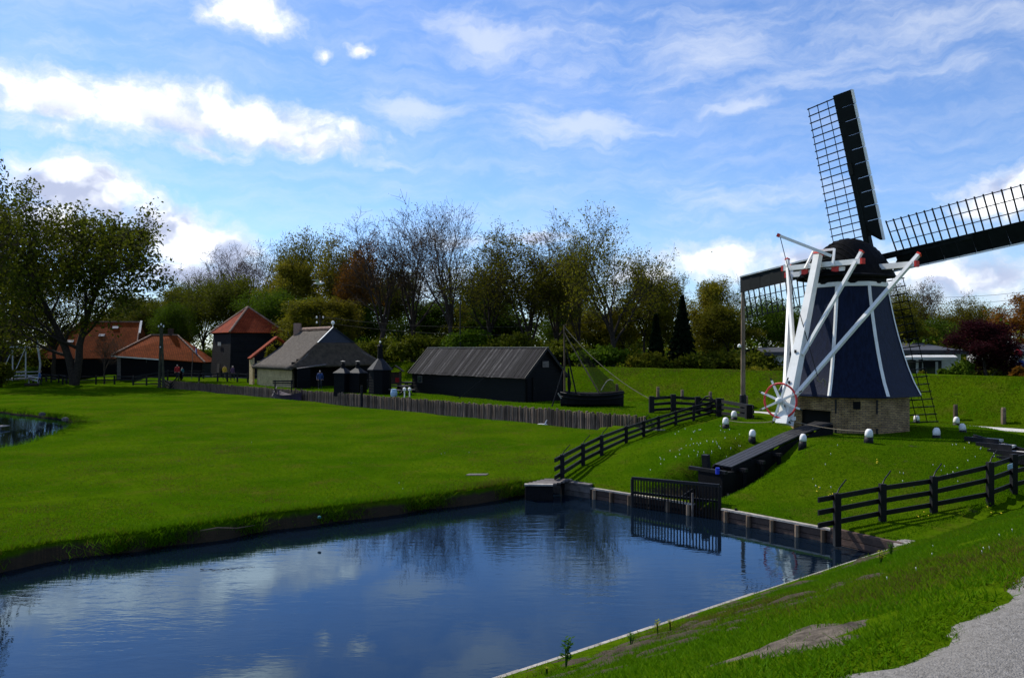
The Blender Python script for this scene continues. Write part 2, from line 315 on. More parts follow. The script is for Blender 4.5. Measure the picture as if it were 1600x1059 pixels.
def land(x, y):
    x = np.asarray(x, float); y = np.asarray(y, float)
    z = .10*vnoise(x, y, .16, 1)+.07*vnoise(x, y, .45, 2)
    # low dip towards the canal on the meadow side
    t = near_t(x, y)
    zn = -.14+.45*t; zn = np.minimum(zn, 2.8)+.05*vnoise(x, y, .9, 4)*np.clip(t/1.5, 0, 1)*(t < 6)
    z = np.where(t > -.05, np.maximum(zn, np.minimum(z, zn+.05)), z)
    far_right = sst(9, 14, x)*sst(-4, 0, t)*(t < 0)
    z = z+far_right*.25
    r = np.hypot(x-MILL[0], y-MILL[1]); ang = np.arctan2(y-MILL[1], x-MILL[0])
    zm = 1.32*(1-sst(5.2, 11.2+.6*np.sin(ang*2), r))+.10*vnoise(x, y, .5, 5)*sst(4.5, 7, r)
    z = np.where(r < 12, np.maximum(z, z*.4+zm), z)
    cu = (x-7.15)*.79+(y-27.15)*.613; cv = np.abs(-(x-7.15)*.613+(y-27.15)*.79)
    zc = np.where(cu < 0, -.55+.0*cu, -.55+cu*.46); cut = (1-sst(.75, 1.7, cv))*sst(-3.2, -2.2, cu)*(1-sst(4.6, 6.2, cu))
    z = z+np.minimum(zc-z, 0)*cut
    s, v = pal_sv(x, y)
    step = np.where(s > -.3, (v > 0)*1.0, sst(0, 7, v)*np.exp(np.minimum(s, 0)/22.))
    z = z+.68*step*(v < 400)
    ditch = (v > -1.7) & (v <= 0) & (s > 2.0) & (s < 75)
    z = np.where(ditch, -.8, z)
    edge = (v <= -1.7) & (v > -2.8) & (s > 1) & (s < 75)
    z = np.where(edge, z-.3*sst(-2.8, -1.7, v), z)
    w = dyke_w(x, y)
    zd = 2.85*sst(-7.2, -.2, w)-1.7*sst(3, 9, w)+.14*vnoise(x, y, .4, 8)*sst(-7, -4, w)*(w < 3)
    z = np.where(w > -7.2, np.maximum(z*(w < 6)+(w >= 6)*1.0, zd), z)
    z = np.where((w > -9.6) & (w < -6.6), .42*np.ones_like(z)+.0*z, z)
    return z
def hz(x, y): return float(land(np.array([x]), np.array([y]))[0])
def ray(px, py, d): return ((px-HORX)/FPX*d, d, CAMZ-(py-HORY)/FPX*d)
def G(px, py, dmax=160):
    """the ground point seen along a picture direction"""
    d = np.concatenate([np.arange(4, 60, .05), np.arange(60, dmax, .2)])
    x = (px-HORX)/FPX*d; z = CAMZ-(py-HORY)/FPX*d; k = land(x, d)-z; i = np.argmax(k > 0) if (k > 0).any() else len(d)-1
    return Vector((x[i], d[i], float(land(x[i:i+1], d[i:i+1])[0])))
def at(px, d): x = (px-HORX)/FPX*d; return Vector((x, d, hz(x, d)))
def build_ground():
    def axis(lo, hi, a, b, f, m1, m2, fm, g=1.16):
        c = list(np.arange(a, b, f)); s = fm; v = b
        while v < m2: c.append(v); v += fm
        while v < hi: c.append(v); s *= g; v += s
        c.append(hi); s = fm; v = a-fm
        while v > m1: c.append(v); v -= fm
        while v > lo: c.append(v); s *= g; v -= s
        c.append(lo); return np.array(sorted(c))
    X = axis(-3000, 3000, -14, 22, .4, -46, 42, .9); Y = axis(-60, 5000, 3, 36, .4, -6, 82, .9)
    gx, gy = np.meshgrid(X, Y); gx = gx.ravel(); gy = gy.ravel()
    can = np.array(CANAL); pon = np.array(PONDL)
    def inset(P, d):
        P = np.asarray(P); t = np.roll(P, -1, 0)-np.roll(P, 1, 0); t /= np.linalg.norm(t, axis=1)[:, None]+1e-9; n = np.stack([-t[:, 1], t[:, 0]], 1)
        A = .5*np.sum(P[:, 0]*np.roll(P[:, 1], -1)-np.roll(P[:, 0], -1)*P[:, 1]); return P+n*d*(1 if A > 0 else -1)
    can2 = inset(can, .06); pon2 = inset(pon, .06)
    s0 = np.arange(-.3, 75, .5); pl1 = PAL0+s0[:, None]*PALD+PALN*.02; pl2 = PAL0+s0[:, None]*PALD-PALN*.06
    # drop grid points that crowd the break lines
    brk = np.concatenate([can, can2, pon, pon2, pl1, pl2]); cell = {}
    for p in brk: cell.setdefault((int(p[0]//.4), int(p[1]//.4)), []).append(p)
    keep = np.ones(len(gx), bool)
    for i in range(len(gx)):
        cx, cy = int(gx[i]//.4), int(gy[i]//.4)
        for a in (-1, 0, 1):
            for b in (-1, 0, 1):
                for p in cell.get((cx+a, cy+b), ()):
                    if (p[0]-gx[i])**2+(p[1]-gy[i])**2 < .03: keep[i] = False
    pts = [Vector((a, b)) for a, b in zip(gx[keep], gy[keep])]; edges = []
    for P, cl in ((can, 1), (can2, 1), (pon, 1), (pon2, 1), (pl1, 0), (pl2, 0)):
        o = len(pts); pts += [Vector(p) for p in P]; edges += [(o+i, o+i+1) for i in range(len(P)-1)]+([(o+len(P)-1, o)] if cl else [])
    vs, es, fs, *_ = delaunay_2d_cdt(pts, edges, [], 0, 1e-4)
    xy = np.array([(p.x, p.y) for p in vs]); z = land(xy[:, 0], xy[:, 1])
    z[inside(inset(can, .05), xy[:, 0], xy[:, 1])] = -1.4; z[inside(inset(pon, .05), xy[:, 0], xy[:, 1])] = -1.
    # soften the bank edge of the meadow
    me = bpy.data.meshes.new('ground'); me.from_pydata(np.column_stack([xy, z]).tolist(), [], fs); me.materials.append(MATS['ground'])
    me.polygons.foreach_set('use_smooth', [True]*len(me.polygons)); me.update()
    if sum(p.normal.z for p in list(me.polygons)[:50]) < 0: me.flip_normals()
    o = bpy.data.objects.new('ground', me); COL.objects.link(o); o['kind'] = 'structure'
def ground_material():
    m = bpy.data.materials.new('ground'); m.use_nodes = True; nt = m.node_tree; N = nt.nodes; L = nt.links; b = N['Principled BSDF']
    b.inputs['Roughness'].default_value = .95; b.inputs['Specular IOR Level'].default_value = .0
    tc = N.new('ShaderNodeTexCoord')
    def noise(s, d=6, st=(1, 1, 1)):
        mp = N.new('ShaderNodeMapping'); mp.inputs['Scale'].default_value = st; L.new(tc.outputs['Object'], mp.inputs[0])
        n = N.new('ShaderNodeTexNoise'); n.inputs['Scale'].default_value = s; n.inputs['Detail'].default_value = d; n.inputs['Roughness'].default_value = .6; L.new(mp.outputs[0], n.inputs[0]); return n.outputs['Fac']
    def ramp(f, a, c, lo, hi):
        r = N.new('ShaderNodeMapRange'); r.inputs[1].default_value = lo; r.inputs[2].default_value = hi; L.new(f, r.inputs[0])
        x = N.new('ShaderNodeMix'); x.data_type = 'RGBA'; L.new(r.outputs[0], x.inputs[0])
        for v, k in ((a, 6), (c, 7)):
            if isinstance(v, tuple): x.inputs[k].default_value = (*v, 1)
            else: L.new(v, x.inputs[k])
        return x.outputs[2]
    g = ramp(noise(.22), (.028, .068, .001), (.052, .092, .002), .40, .60)
    g = ramp(noise(7, 8), g, (.018, .045, .001), .5, .75)
    g = ramp(noise(.8, 8, (1, .7, 1)), g, (.07, .058, .010), .54, .84)
    g = ramp(noise(1.3, 8), g, (.045, .034, .024), .66, .76)
    ge = N.new('ShaderNodeNewGeometry'); sz = N.new('ShaderNodeSeparateXYZ'); L.new(ge.outputs['Position'], sz.inputs[0]); nz = N.new('ShaderNodeMath'); nz.operation = 'MULTIPLY_ADD'; L.new(noise(2.2, 6), nz.inputs[0]); nz.inputs[1].default_value = -.35; L.new(sz.outputs[2], nz.inputs[2])
    g = ramp(nz.outputs[0], (.032, .026, .018), g, -.36, -.24)
    L.new(g, b.inputs['Base Color'])
    bp = N.new('ShaderNodeBump'); bp.inputs['Strength'].default_value = .8; bp.inputs['Distance'].default_value = .05; L.new(noise(14, 6), bp.inputs['Height']); L.new(bp.outputs[0], b.inputs['Normal'])
    MATS['ground'] = m
ground_material(); build_ground()
def water_material():
    m = bpy.data.materials.new('water'); m.use_nodes = True; nt = m.node_tree; N = nt.nodes; L = nt.links; b = N['Principled BSDF']
    b.inputs['Base Color'].default_value = (.004, .008, .014, 1); b.inputs['Specular Tint'].default_value = (.42, .72, 1, 1); b.inputs['Roughness'].default_value = .012; b.inputs['IOR'].default_value = 1.45; b.inputs['Specular IOR Level'].default_value = .5
    tc = N.new('ShaderNodeTexCoord')
    def noise(s, rot, st, d=3):
        mp = N.new('ShaderNodeMapping'); mp.inputs['Rotation'].default_value = (0, 0, math.radians(rot)); mp.inputs['Scale'].default_value = st; L.new(tc.outputs['Object'], mp.inputs[0])
        n = N.new('ShaderNodeTexNoise'); n.inputs['Scale'].default_value = s; n.inputs['Detail'].default_value = d; n.inputs['Distortion'].default_value = .4; L.new(mp.outputs[0], n.inputs[0]); return n.outputs['Fac']
    a = noise(2.3, 12, (.6, 1.5, 1)); c = noise(7.5, -8, (.55, 1.5, 1), 2); patch = noise(.16, 30, (1, 1, 1), 2)
    mr = N.new('ShaderNodeMapRange'); mr.inputs[1].default_value = .38; mr.inputs[2].default_value = .62; mr.inputs[3].default_value = .14; mr.inputs[4].default_value = .95; L.new(patch, mr.inputs[0])
    k = N.new('ShaderNodeMath'); k.operation = 'MULTIPLY_ADD'; L.new(c, k.inputs[0]); k.inputs[1].default_value = .30; L.new(a, k.inputs[2])
    bp = N.new('ShaderNodeBump'); bp.inputs['Distance'].default_value = .0042; L.new(k.outputs[0], bp.inputs['Height']); L.new(mr.outputs[0], bp.inputs['Strength']); L.new(bp.outputs[0], b.inputs['Normal'])
    gl = N.new('ShaderNodeBsdfGlossy'); gl.inputs['Color'].default_value = (.62, .83, 1, 1); gl.inputs['Roughness'].default_value = .012; L.new(bp.outputs[0], gl.inputs['Normal'])
    df = N.new('ShaderNodeBsdfDiffuse'); df.inputs[0].default_value = (.003, .007, .014, 1)
    fr = N.new('ShaderNodeFresnel'); fr.inputs[0].default_value = 1.55; L.new(bp.outputs[0], fr.inputs['Normal'])
    ms = N.new('ShaderNodeMixShader'); L.new(fr.outputs[0], ms.inputs[0]); L.new(df.outputs[0], ms.inputs[1]); L.new(gl.outputs[0], ms.inputs[2]); L.new(ms.outputs[0], N['Material Output'].inputs[0])
    MATS['water'] = m
water_material()
def water_sheet(name, poly, z):
    me = bpy.data.meshes.new(name); me.from_pydata([(x, y, z) for x, y in poly], [], [tuple(range(len(poly)))]); me.materials.append(MATS['water']); me.update()
    if me.polygons[0].normal.z < 0: me.flip_normals()
    o = bpy.data.objects.new(name, me); COL.objects.link(o); o['kind'] = 'structure'; return o
water_sheet('canal_water', [(-60, -28), (-30, -22), (.6, 11.3), (9.9, 18.9), (9.6, 21.2), (2.4, 29.0), (1.0, 29.1), (-12.5, 19.5), (-60, -14)], ZW)
water_sheet('pond_water', [(-23, 35), (-23, 41), (-26, 51), (-28.5, 55), (-34, 59), (-40, 63), (-57, 67), (-57, 32), (-30, 33)], -.26)
_q = [PAL0+PALD*s+PALN*v for s, v in ((1.8, .1), (76, .1), (76, -2.0), (1.8, -2.0))]
water_sheet('ditch_water', [tuple(p) for p in _q], -.33)
# gravel path on the near dyke: ragged left edge, follows the ground a little above it
def strip(name, edge_a, edge_b, m, lift, n2=10, jit=0., step=.25):
    a = dens(edge_a, step); k = len(a); mb = MB(); V = []
    ea = np.array(edge_a); eb = np.array(edge_b)
    la = np.concatenate([[0], np.cumsum(np.linalg.norm(np.diff(ea, axis=0), axis=1))]); lb = np.concatenate([[0], np.cumsum(np.linalg.norm(np.diff(eb, axis=0), axis=1))])
    for i in range(k):
        t = i/(k-1); p = np.array([np.interp(t*la[-1], la, ea[:, c]) for c in (0, 1)]); q = np.array([np.interp(t*lb[-1], lb, eb[:, c]) for c in (0, 1)])
        p = p+(p-q)/np.linalg.norm(p-q)*(jit*(mnoise.noise((i*step*.9, 0, 2.))*1.6+.5*mnoise.noise((i*step*3.3, 0, 5.))))
        for j in range(n2+1): V.append(tuple(p+(q-p)*j/n2))
    V = np.array(V); Z = land(V[:, 0], V[:, 1])+lift; Z[::n2+1] -= lift+.06
    mb.v = [tuple(r) for r in np.column_stack([V, Z])]
    mb.f = [(i*(n2+1)+j, (i+1)*(n2+1)+j, (i+1)*(n2+1)+j+1, i*(n2+1)+j+1) for i in range(k-1) for j in range(n2)]; mb.m = [0]*len(mb.f)
    o = solo(name, mb, m, kind='structure', smooth=True)
    if o.data.polygons[5].normal.z < 0: o.data.flip_normals()
    return o
def tl(t, s): p = np.array([.19, 11.7])+np.array([.775, .631])*s+np.array([.631, -.775])*t; return (float(p[0]), float(p[1]))
strip('gravel_path', [tl(6.9, -30), tl(6.75, -6), tl(6.55, 0), tl(6.2, 6), tl(6.2, 12), tl(6.5, 30)], [tl(11, -30), tl(10.5, -6), tl(10.3, 0), tl(10, 6), tl(10, 12), tl(10, 30)], 'gravel', .06, n2=14, jit=.16, step=.12)
strip('back_path', [tuple(DY0+DYD*s-DYN*9.2) for s in (-60, 90)], [tuple(DY0+DYD*s-DYN*7.4) for s in (-60, 90)], 'pale_gravel', .035, n2=3, jit=.1, step=.8)
strip('village_path', [tuple(PAL0+PALD*s+PALN*v) for s, v in ((48, 12), (66, 10), (90, 6))], [tuple(PAL0+PALD*s+PALN*v) for s, v in ((48, 13.6), (66, 12), (90, 8.5))], 'pale_gravel', .03, n2=3, jit=.1, step=.8)
# ================================================================== windmill
TH = math.radians(55)
AX = Vector((math.sin(TH), math.cos(TH), 0)); PX = Vector((math.cos(TH), -math.sin(TH), 0)); UP = Vector((0, 0, 1))
MC = Vector((MILL[0], MILL[1], 0)); MZ = 1.3
def mp(a, p, z): return MC+AX*a+PX*p+UP*z
def windmill():
    base = Vector((MC.x, MC.y, MZ-.1))
    t = thing('windmill', 'small navy smock windmill with white trim on a yellow brick base', 'windmill', base)
    cdir = math.atan2(-MC.y, -MC.x)
    cor = [cdir+math.radians(-13+45*k) for k in range(8)]           # corner directions
    def pt(r, k, z): return Vector((MC.x+r*math.cos(cor[k % 8]), MC.y+r*math.sin(cor[k % 8]), z))
    # brick base, one wall to each side; the side facing the chute is open below a lintel
    Rb, z0, z1 = 2.36, MZ-.5, 2.92
    OPEN = 7
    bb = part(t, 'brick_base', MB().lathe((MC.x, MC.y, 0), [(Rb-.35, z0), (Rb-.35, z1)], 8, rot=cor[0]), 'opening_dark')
    for k in range(8):
        a, b = pt(Rb, k, 0), pt(Rb, k+1, 0); n = ((a+b)/2-MC).normalized(); n.z = 0
        def wall(u0, u1, za, zb):
            p = a.lerp(b, u0); q = a.lerp(b, u1)
            return MB().add([(p.x, p.y, za), (q.x, q.y, za), (q.x, q.y, zb), (p.x, p.y, zb)]+[(p.x-n.x*.34, p.y-n.y*.34, za), (q.x-n.x*.34, q.y-n.y*.34, za), (q.x-n.x*.34, q.y-n.y*.34, zb), (p.x-n.x*.34, p.y-n.y*.34, zb)],
                            [(0, 1, 2, 3), (7, 6, 5, 4), (4, 5, 1, 0), (3, 2, 6, 7), (0, 3, 7, 4), (1, 5, 6, 2)])
        if k == OPEN: part(t, 'brick_wall', wall(0, 1, 2.18, z1), 'mill_brick', uv=True)
        else:
            w = part(t, 'brick_wall', wall(0, 1, z0, z1), 'mill_brick', uv=True)
            if k == 0:
                c = a.lerp(b, .5)+n*.02; tn = (b-a).normalized()
                part(w, 'window', MB().beam(c+UP*2.42-tn*.13, c+UP*2.42+tn*.13, .05, .3), 'opening_dark')
                for u in (.08, .9):
                    q = a.lerp(b, u)+n*.02; part(w, 'wall_anchor', MB().beam(q+UP*2.1, q+UP*2.65, .05, .04), 'iron'); part(w, 'wall_anchor', MB().beam(q+UP*1.25, q+UP*1.55, .05, .04), 'iron')
    # flared smock body
    prof = [(2.76, 2.80), (2.52, 3.3), (2.30, 3.9), (2.12, 4.5), (1.96, 5.1), (1.82, 5.7), (1.70, 6.3), (1.60, 6.85), (1.55, 7.25)]
    for k in range(8):
        mb = MB(); vs = []
        for r, z in prof: vs += [pt(r, k, z), pt(r, k+1, z)]
        mb.add(vs, [(2*i, 2*i+1, 2*i+3, 2*i+2) for i in range(len(prof)-1)]); part(t, 'body_panel', mb, 'navy_board', uv=True, smooth=True)
    for k in range(8):
        mb = MB(); vs = []; m = len(prof)
        for r, z in prof:
            c = pt(r+.025, k, z); l = pt(r+.02, k-1, z)-c; l.normalize(); q = pt(r+.02, k+1, z)-c; q.normalize(); w = .075
            vs += [c+l*w, c, c+q*w, c-(c-MC).normalized()*.1]
        mb.add(vs, [(4*i+a, 4*i+b, 4*i+4+b, 4*i+4+a) for i in range(m-1) for a, b in ((0, 1), (1, 2))]+[(0, 3, 2, 1), (4*m-4, 4*m-3, 4*m-2, 4*m-1)]); part(t, 'corner_board', mb, 'white_paint')
    mb = MB(); rr = [(1.57, 7.08), (1.60, 7.10), (1.585, 7.26), (1.5, 7.27)]; mb.lathe((MC.x, MC.y, 0), rr, 8, rot=cor[0]); part(t, 'top_band', mb, 'white_paint')
    mb = MB().lathe((MC.x, MC.y, 0), [(2.70, 2.72), (2.79, 2.74), (2.77, 2.82), (2.6, 2.83)], 8, rot=cor[0]); part(t, 'skirt_edge', mb, 'navy_board')
    part(t, 'curb_ring', MB().lathe((MC.x, MC.y, 0), [(1.48, 7.2), (1.52, 7.5), (1.66, 7.52), (1.66, 7.6)], 24), 'tarred_wood')
    # cap: stepped shingle courses over a boat-shaped frame
    st = [(-1.80, .95, .18), (-1.58, 1.22, .50), (-1.28, 1.42, .90), (-.93, 1.54, 1.25), (-.5, 1.62, 1.53), (.1, 1.64, 1.64), (.7, 1.58, 1.62), (1.2, 1.45, 1.52), (1.55, 1.22, 1.32)]
    def sec(w, h, u):                       # u 0..1 from eave over the ridge to the eave
        a = math.pi*u; c = math.cos(a); s_ = math.sin(a)
        return (w*math.copysign(abs(c)**.92, c), 7.5+h*(1-abs(c)**1.75))
    NR = 26; mb = MB(); vs = []
    for a, w, h in st:
        row = []
        for j in range(NR+1):
            u = j/NR; p, z = sec(w, h, u); row.append(mp(a, p, z))
            if 0 < j < NR:                      # little step at every course
                p2, z2 = sec(w+.035, h+.035, u); row.append(mp(a, p2, z2)) if u > .5 else row.insert(len(row)-1, mp(a, p2, z2))
        vs.append(row)
    n = len(vs[0]); mb.add([p for r in vs for p in r], [(i*n+j, i*n+j+1, (i+1)*n+j+1, (i+1)*n+j) for i in range(len(st)-1) for j in range(n-1)]+[tuple(range(n))[::-1], tuple(range((len(st)-1)*n, len(st)*n))])
    cap = part(t, 'cap', mb, 'cap_shingle')
    # shingle rows on the back hip
    for k in range(7):
        f = k/7; i = f*4; q = int(i); g = i-q; A = [st[q][c]+(st[q+1][c]-st[q][c])*g for c in range(3)]
        mb = MB(); pr = []
        for j in range(9):
            u = .2+.6*j/8; p, z = sec(A[1], A[2], u); pr.append(mp(A[0]-.03, p*1.01, z+.02))
        for j in range(8): mb.beam(pr[j], pr[j+1], .05, .03)
        part(cap, 'shingle_row', mb, 'cap_shingle')
    mb = MB(); prev = None
    for a, w, h in st:
        for sgn in (-1, 1): pass
    eave = [mp(a, w*1.02, 7.5) for a, w, h in st]; eav2 = [mp(a, -w*1.02, 7.5) for a, w, h in st]
    for e in (eave, eav2): part(cap, 'eave_board', MB().tube(e, .07, 4), 'tarred_wood')
    a, w, h = st[-1]; part(cap, 'white_edge', MB().tube([mp(a+.03, *sec(w, h, .5+.5*j/10)) if False else mp(a+.03, sec(w, h, j/14)[0], sec(w, h, j/14)[1]) for j in range(15)], .05, 4), 'white_paint')
    # back frame
    fr = [(-1.8, -.62, 7.85), (-1.45, -.47, 8.55), (-1.45, .47, 8.55), (-1.8, .62, 7.85)]
    fb = MB()
    for p, q in zip(fr, fr[1:]): fb.beam(mp(p[0]-.12, p[1], p[2]), mp(q[0]-.12, q[1], q[2]), .09, .09)
    part(t, 'back_frame', fb, 'white_paint')
    # cross beams and tail
    ZL, ZS = 7.86, 7.95
    lb = part(t, 'long_cross_beam', MB().beam(mp(.1, -2.95, ZL), mp(.1, 2.85, ZL), .2, .22), 'white_paint')
    for s in (-2.97, 2.87): part(lb, 'beam_end', MB().beam(mp(.1, s-.04, ZL), mp(.1, s+.05, ZL), .22, .24), 'red_paint')
    sb = part(t, 'short_cross_beam', MB().beam(mp(-1.75, -1.75, ZS), mp(-1.75, 1.75, ZS), .2, .2), 'white_paint')
    for s in (-1.77, 1.77): part(sb, 'beam_end', MB().beam(mp(-1.75, s-.04, ZS), mp(-1.75, s+.05, ZS), .22, .22), 'red_paint')
    for s in (-.75, .62): part(sb, 'red_block', MB().beam(mp(-1.68, s-.14, ZS-.22), mp(-1.68, s+.14, ZS-.22), .22, .2), 'red_paint')
    part(t, 'rear_beam', MB().beam(mp(-1.66, -1.0, ZS-.22), mp(-1.66, .95, ZS-.22), .14, .16), 'white_paint')
    top = mp(-1.95, 0, 8.35); bot = mp(-4.05, -.05, 1.72)
    tp = part(t, 'tail_pole', MB().beam(bot, top, .44, .40, up=AX, w2=.25, h2=.25), 'white_paint')
    part(tp, 'pole_cap', MB().beam(top, top+(top-bot).normalized()*.08, .29, .29, up=AX), 'red_paint')
    foot = bot+(top-bot).normalized()*.25
    part(tp, 'foot_cleat', MB().beam(foot-PX*.42, foot+PX*.42, .12, .14), 'white_paint')
    part(tp, 'foot_block', MB().beam(bot-(top-bot).normalized()*.02, bot+(top-bot).normalized()*.3, .5, .46, up=AX), 'white_paint')
    for f, off in ((.10, .0), (.42, 0), (.24, .02)):
        q = bot.lerp(top, f); part(tp, 'bolt_hole', MB().beam(q-AX*.24, q-AX*.2, .08, .12), 'iron')
    ends = {(-1): mp(.1, -2.75, ZL+.1), 1: mp(.1, 2.7, ZL+.1)}; low = bot.lerp(top, .16)
    for s in (-1, 1):
        o = ends[s]; d = (o-low).normalized(); q = part(t, 'long_brace', MB().beam(low+PX*s*.22, o+d*.35, .13, .16, up=AX), 'white_paint'); part(q, 'brace_tip', MB().beam(o+d*.35, o+d*.42, .16, .19, up=AX), 'red_paint')
        o = mp(-1.75, s*1.55, ZS+.1); l2 = bot.lerp(top, .40); d = (o-l2).normalized(); q = part(t, 'short_brace', MB().beam(l2+PX*s*.2, o+d*.3, .115, .14, up=AX), 'white_paint'); part(q, 'brace_tip', MB().beam(o+d*.3, o+d*.36, .145, .17, up=AX), 'red_paint')
    # small jib with hoisting rope
    j0 = mp(-1.9, .55, 8.25); j1 = mp(-2.9, -1.1, 9.15)
    jb = part(t, 'jib', MB().beam(j0, j1, .11, .11), 'white_paint'); part(jb, 'jib_tip', MB().beam(j1, j1+(j1-j0).normalized()*.12, .14, .14), 'red_paint')
    hook = mp(-3.1, .75, 3.55)
    part(jb, 'hoist_rope', MB().tube([j1, j1.lerp(hook, .5)+UP*-.15, hook], .016, 5), 'dark_rope')
    part(jb, 'hook', MB().tube([hook, hook+UP*-.15, hook+Vector((.12, 0, -.22)), hook+Vector((.22, 0, -.1)), hook+Vector((.3, 0, -.2)), hook+Vector((.28, 0, -.4))], .035, 6), 'rope')
    # winch wheel
    wn = Vector((-.72, -.69, 0)).normalized(); wr = Vector((-wn.y, wn.x, 0)); wc = bot.lerp(top, .135)+wn*.42+PX*-.15
    wl = part(t, 'winch_wheel', MB().tube([wc-wn*.45, wc+wn*.14], [.09, .11], 10), 'white_paint')
    R_ = .66; ring = [wc+(wr*math.cos(a)+UP*math.sin(a))*R_ for a in [2*math.pi*i/32 for i in range(33)]]
    part(wl, 'rim', MB().tube(ring, .042, 6, cap=False), 'wheel_red')
    for k in range(8):
        a = math.pi/8+k*math.pi/4+.05; d = wr*math.cos(a)+UP*math.sin(a)
        part(wl, 'spoke', MB().beam(wc+d*.05, wc+d*.84, .085, .085, up=wn, w2=.06, h2=.06), 'white_paint'); part(wl, 'spoke_grip', MB().tube([wc+d*.84, wc+d*.95], [.03, .025], 6), 'iron')
    part(wl, 'hub_cap', MB().lathe((0, 0, 0), [(.001, 0), (.1, .0), (.1, .1), (.05, .16), (.001, .17)], 12) if False else MB().tube([wc+wn*.14, wc+wn*.22, wc+wn*.26], [.13, .1, .02], 12), 'white_paint')
    # wind shaft and sails
    inc = math.radians(9); A = (AX*math.cos(inc)+UP*math.sin(inc)).normalized(); V = (UP*math.cos(inc)-AX*math.sin(inc)).normalized()
    hub = MC+AX*1.95+UP*8.42
    part(t, 'windshaft', MB().tube([hub-A*1.5, hub-A*.2, hub+A*.35], [.2, .24, .24], 10), 'iron')
    L_ = 7.15; rot0 = math.radians(7.4)
    for k in range(4):
        a = rot0+k*math.pi/2                  # rotation seen from the tail side: 0 = up, leaning left
        u = V*math.cos(a)-PX*math.sin(a); v = -(PX*math.cos(a)+V*math.sin(a))      # v: towards the lattice side
        off = A*(.1 if k % 2 else -.1)
        def S(x, y, w=0.): return hub+off+u*x+v*y+A*w
        stock = part(t, 'sail', MB().beam(S(0, 0), S(L_, 0), .26, .28, up=A, w2=.15, h2=.16), 'sail_dark')
        x = 1.05; nb = 19; dx = (L_-1.12)/nb
        tw = lambda x: math.radians(17-13*(x/L_))
        for i in range(nb+1):
            q = x+i*dx; c = tw(q)
            part(stock, 'cross_bar', MB().beam(S(q, -.1), S(q, 1.42, -1.42*math.sin(c)), .045, .04, up=A), 'sail_dark')
        for y in (.47, .93, 1.36):
            part(stock, 'long_bar', MB().tube([S(x+i*(L_-x)/8-.03, y, -y*math.sin(tw(x+i*(L_-x)/8))) for i in range(9)], .022, 4), 'sail_dark')
        m = 10; xs = 1.0; sp = (L_-xs+.03)/m
        for i in range(m):
            xa, xb = xs+i*sp, xs+(i+1)*sp-.012; wd = .66
            y1 = -wd; ww = .09+.015*(i % 2)
            q = [S(xa, .1, -.12), S(xb, .1, -.12), S(xb, y1, ww), S(xa, y1, ww)]
            if i == 0: q = [S(xa, .1, -.12), S(xb, .1, -.12), S(xb, y1, ww), S(xa-.32, y1, ww), S(xa-.28, y1+.16, ww), S(xa-.02, y1+.42, 0)]
            bd = part(stock, 'leading_board', MB().slab(q, .035), 'sail_dark')
            part(bd, 'white_strip', MB().beam(S(xa-(.32 if i == 0 else 0), y1-.03, ww-.05), S(xb-.03, y1-.03, ww-.05), .07, .1, up=A), 'white_paint')
        for q in (1.0, L_*.55): part(stock, 'stock_wedge', MB().beam(S(q-.25, 0, -.12), S(q+.25, 0, -.12), .2, .1, up=A), 'sail_dark')
    # tie-down chain near the lower sail
    return t
windmill()
# long ladder-like lower sail is part of the mill; ropes tie it down
def rope(label, p, q, sag, r=.014, m='rope', name='rope'):
    p = Vector(p); q = Vector(q); pts = [p.lerp(q, i/10)-UP*sag*4*(i/10)*(1-i/10) for i in range(11)]
    return solo(name, MB().tube(pts, r, 4), m, label, 'rope', origin=p)
# ------------------------------------------------------------------ bollards round the mill
BOL = [(1175, 691, 'white-capped mooring post left of the chute, black base showing', 1), (1245, 695, 'white-capped mooring post right beside the wooden chute', 1), (1357, 692, 'white-capped mooring post in front of the brick base', 1),
       (1463, 684, 'white-capped mooring post on the grass right of the brick base', .6), (1505, 675, 'white-capped mooring post nearest the earth steps', .6), (1494, 664, 'white-capped post by the back path, behind the one at the steps', .6),
       (1432, 661, 'white-capped mooring post by the foot of the lower sail', .75), (1228, 655, 'white-capped mooring post behind the red winch wheel', .75), (1147, 656, 'farther of two white-capped posts near the fence corner', .75), (1134, 669, 'nearer of two white-capped posts near the fence corner', .85)]
def bollard_mesh():
    cap = MB().lathe((0, 0, 0), [(.185, .30), (.19, .42), (.18, .52), (.145, .62), (.09, .675), (.02, .69)], 14).mesh('cap', 'white_paint', smooth=True)
    stem = MB().lathe((0, 0, 0), [(.23, -.3), (.215, .1), (.19, .30)], 14).mesh('stem', 'black_wood', smooth=True); return cap, stem
bc, bs = bollard_mesh(); BP = []
for x, y, lab, h in BOL:
    g = G(x, y)
    if x == 1245: g = Vector((10.35, 28.5, 1.12))
    if x == 1175: g.z = max(g.z, .95)
    o = thing('mooring_post', lab, 'mooring post', (g.x, g.y, g.z-.30*(1-h)), 'white-capped mooring posts around the mill'); BP.append(Vector((g.x, g.y, g.z+.4*h)))
    o.rotation_euler = (random.uniform(-.07, .07), random.uniform(-.07, .07), random.uniform(0, 6)); kf = random.uniform(.64, .74)
    inst(o, 'cap', bc, (0, 0, 0), sc=(kf, kf, kf*random.uniform(.98, 1.12))); inst(o, 'stem', bs, (0, 0, 0), sc=(kf, kf, kf))
bot = mp(-4.0, 0, 1.9)
rope('pale rope stretched from the tail pole to a mooring post on the left', bot, BP[9], .12)
rope('pale rope slung from the tail pole to the post before the brick base', bot, BP[2], .1)
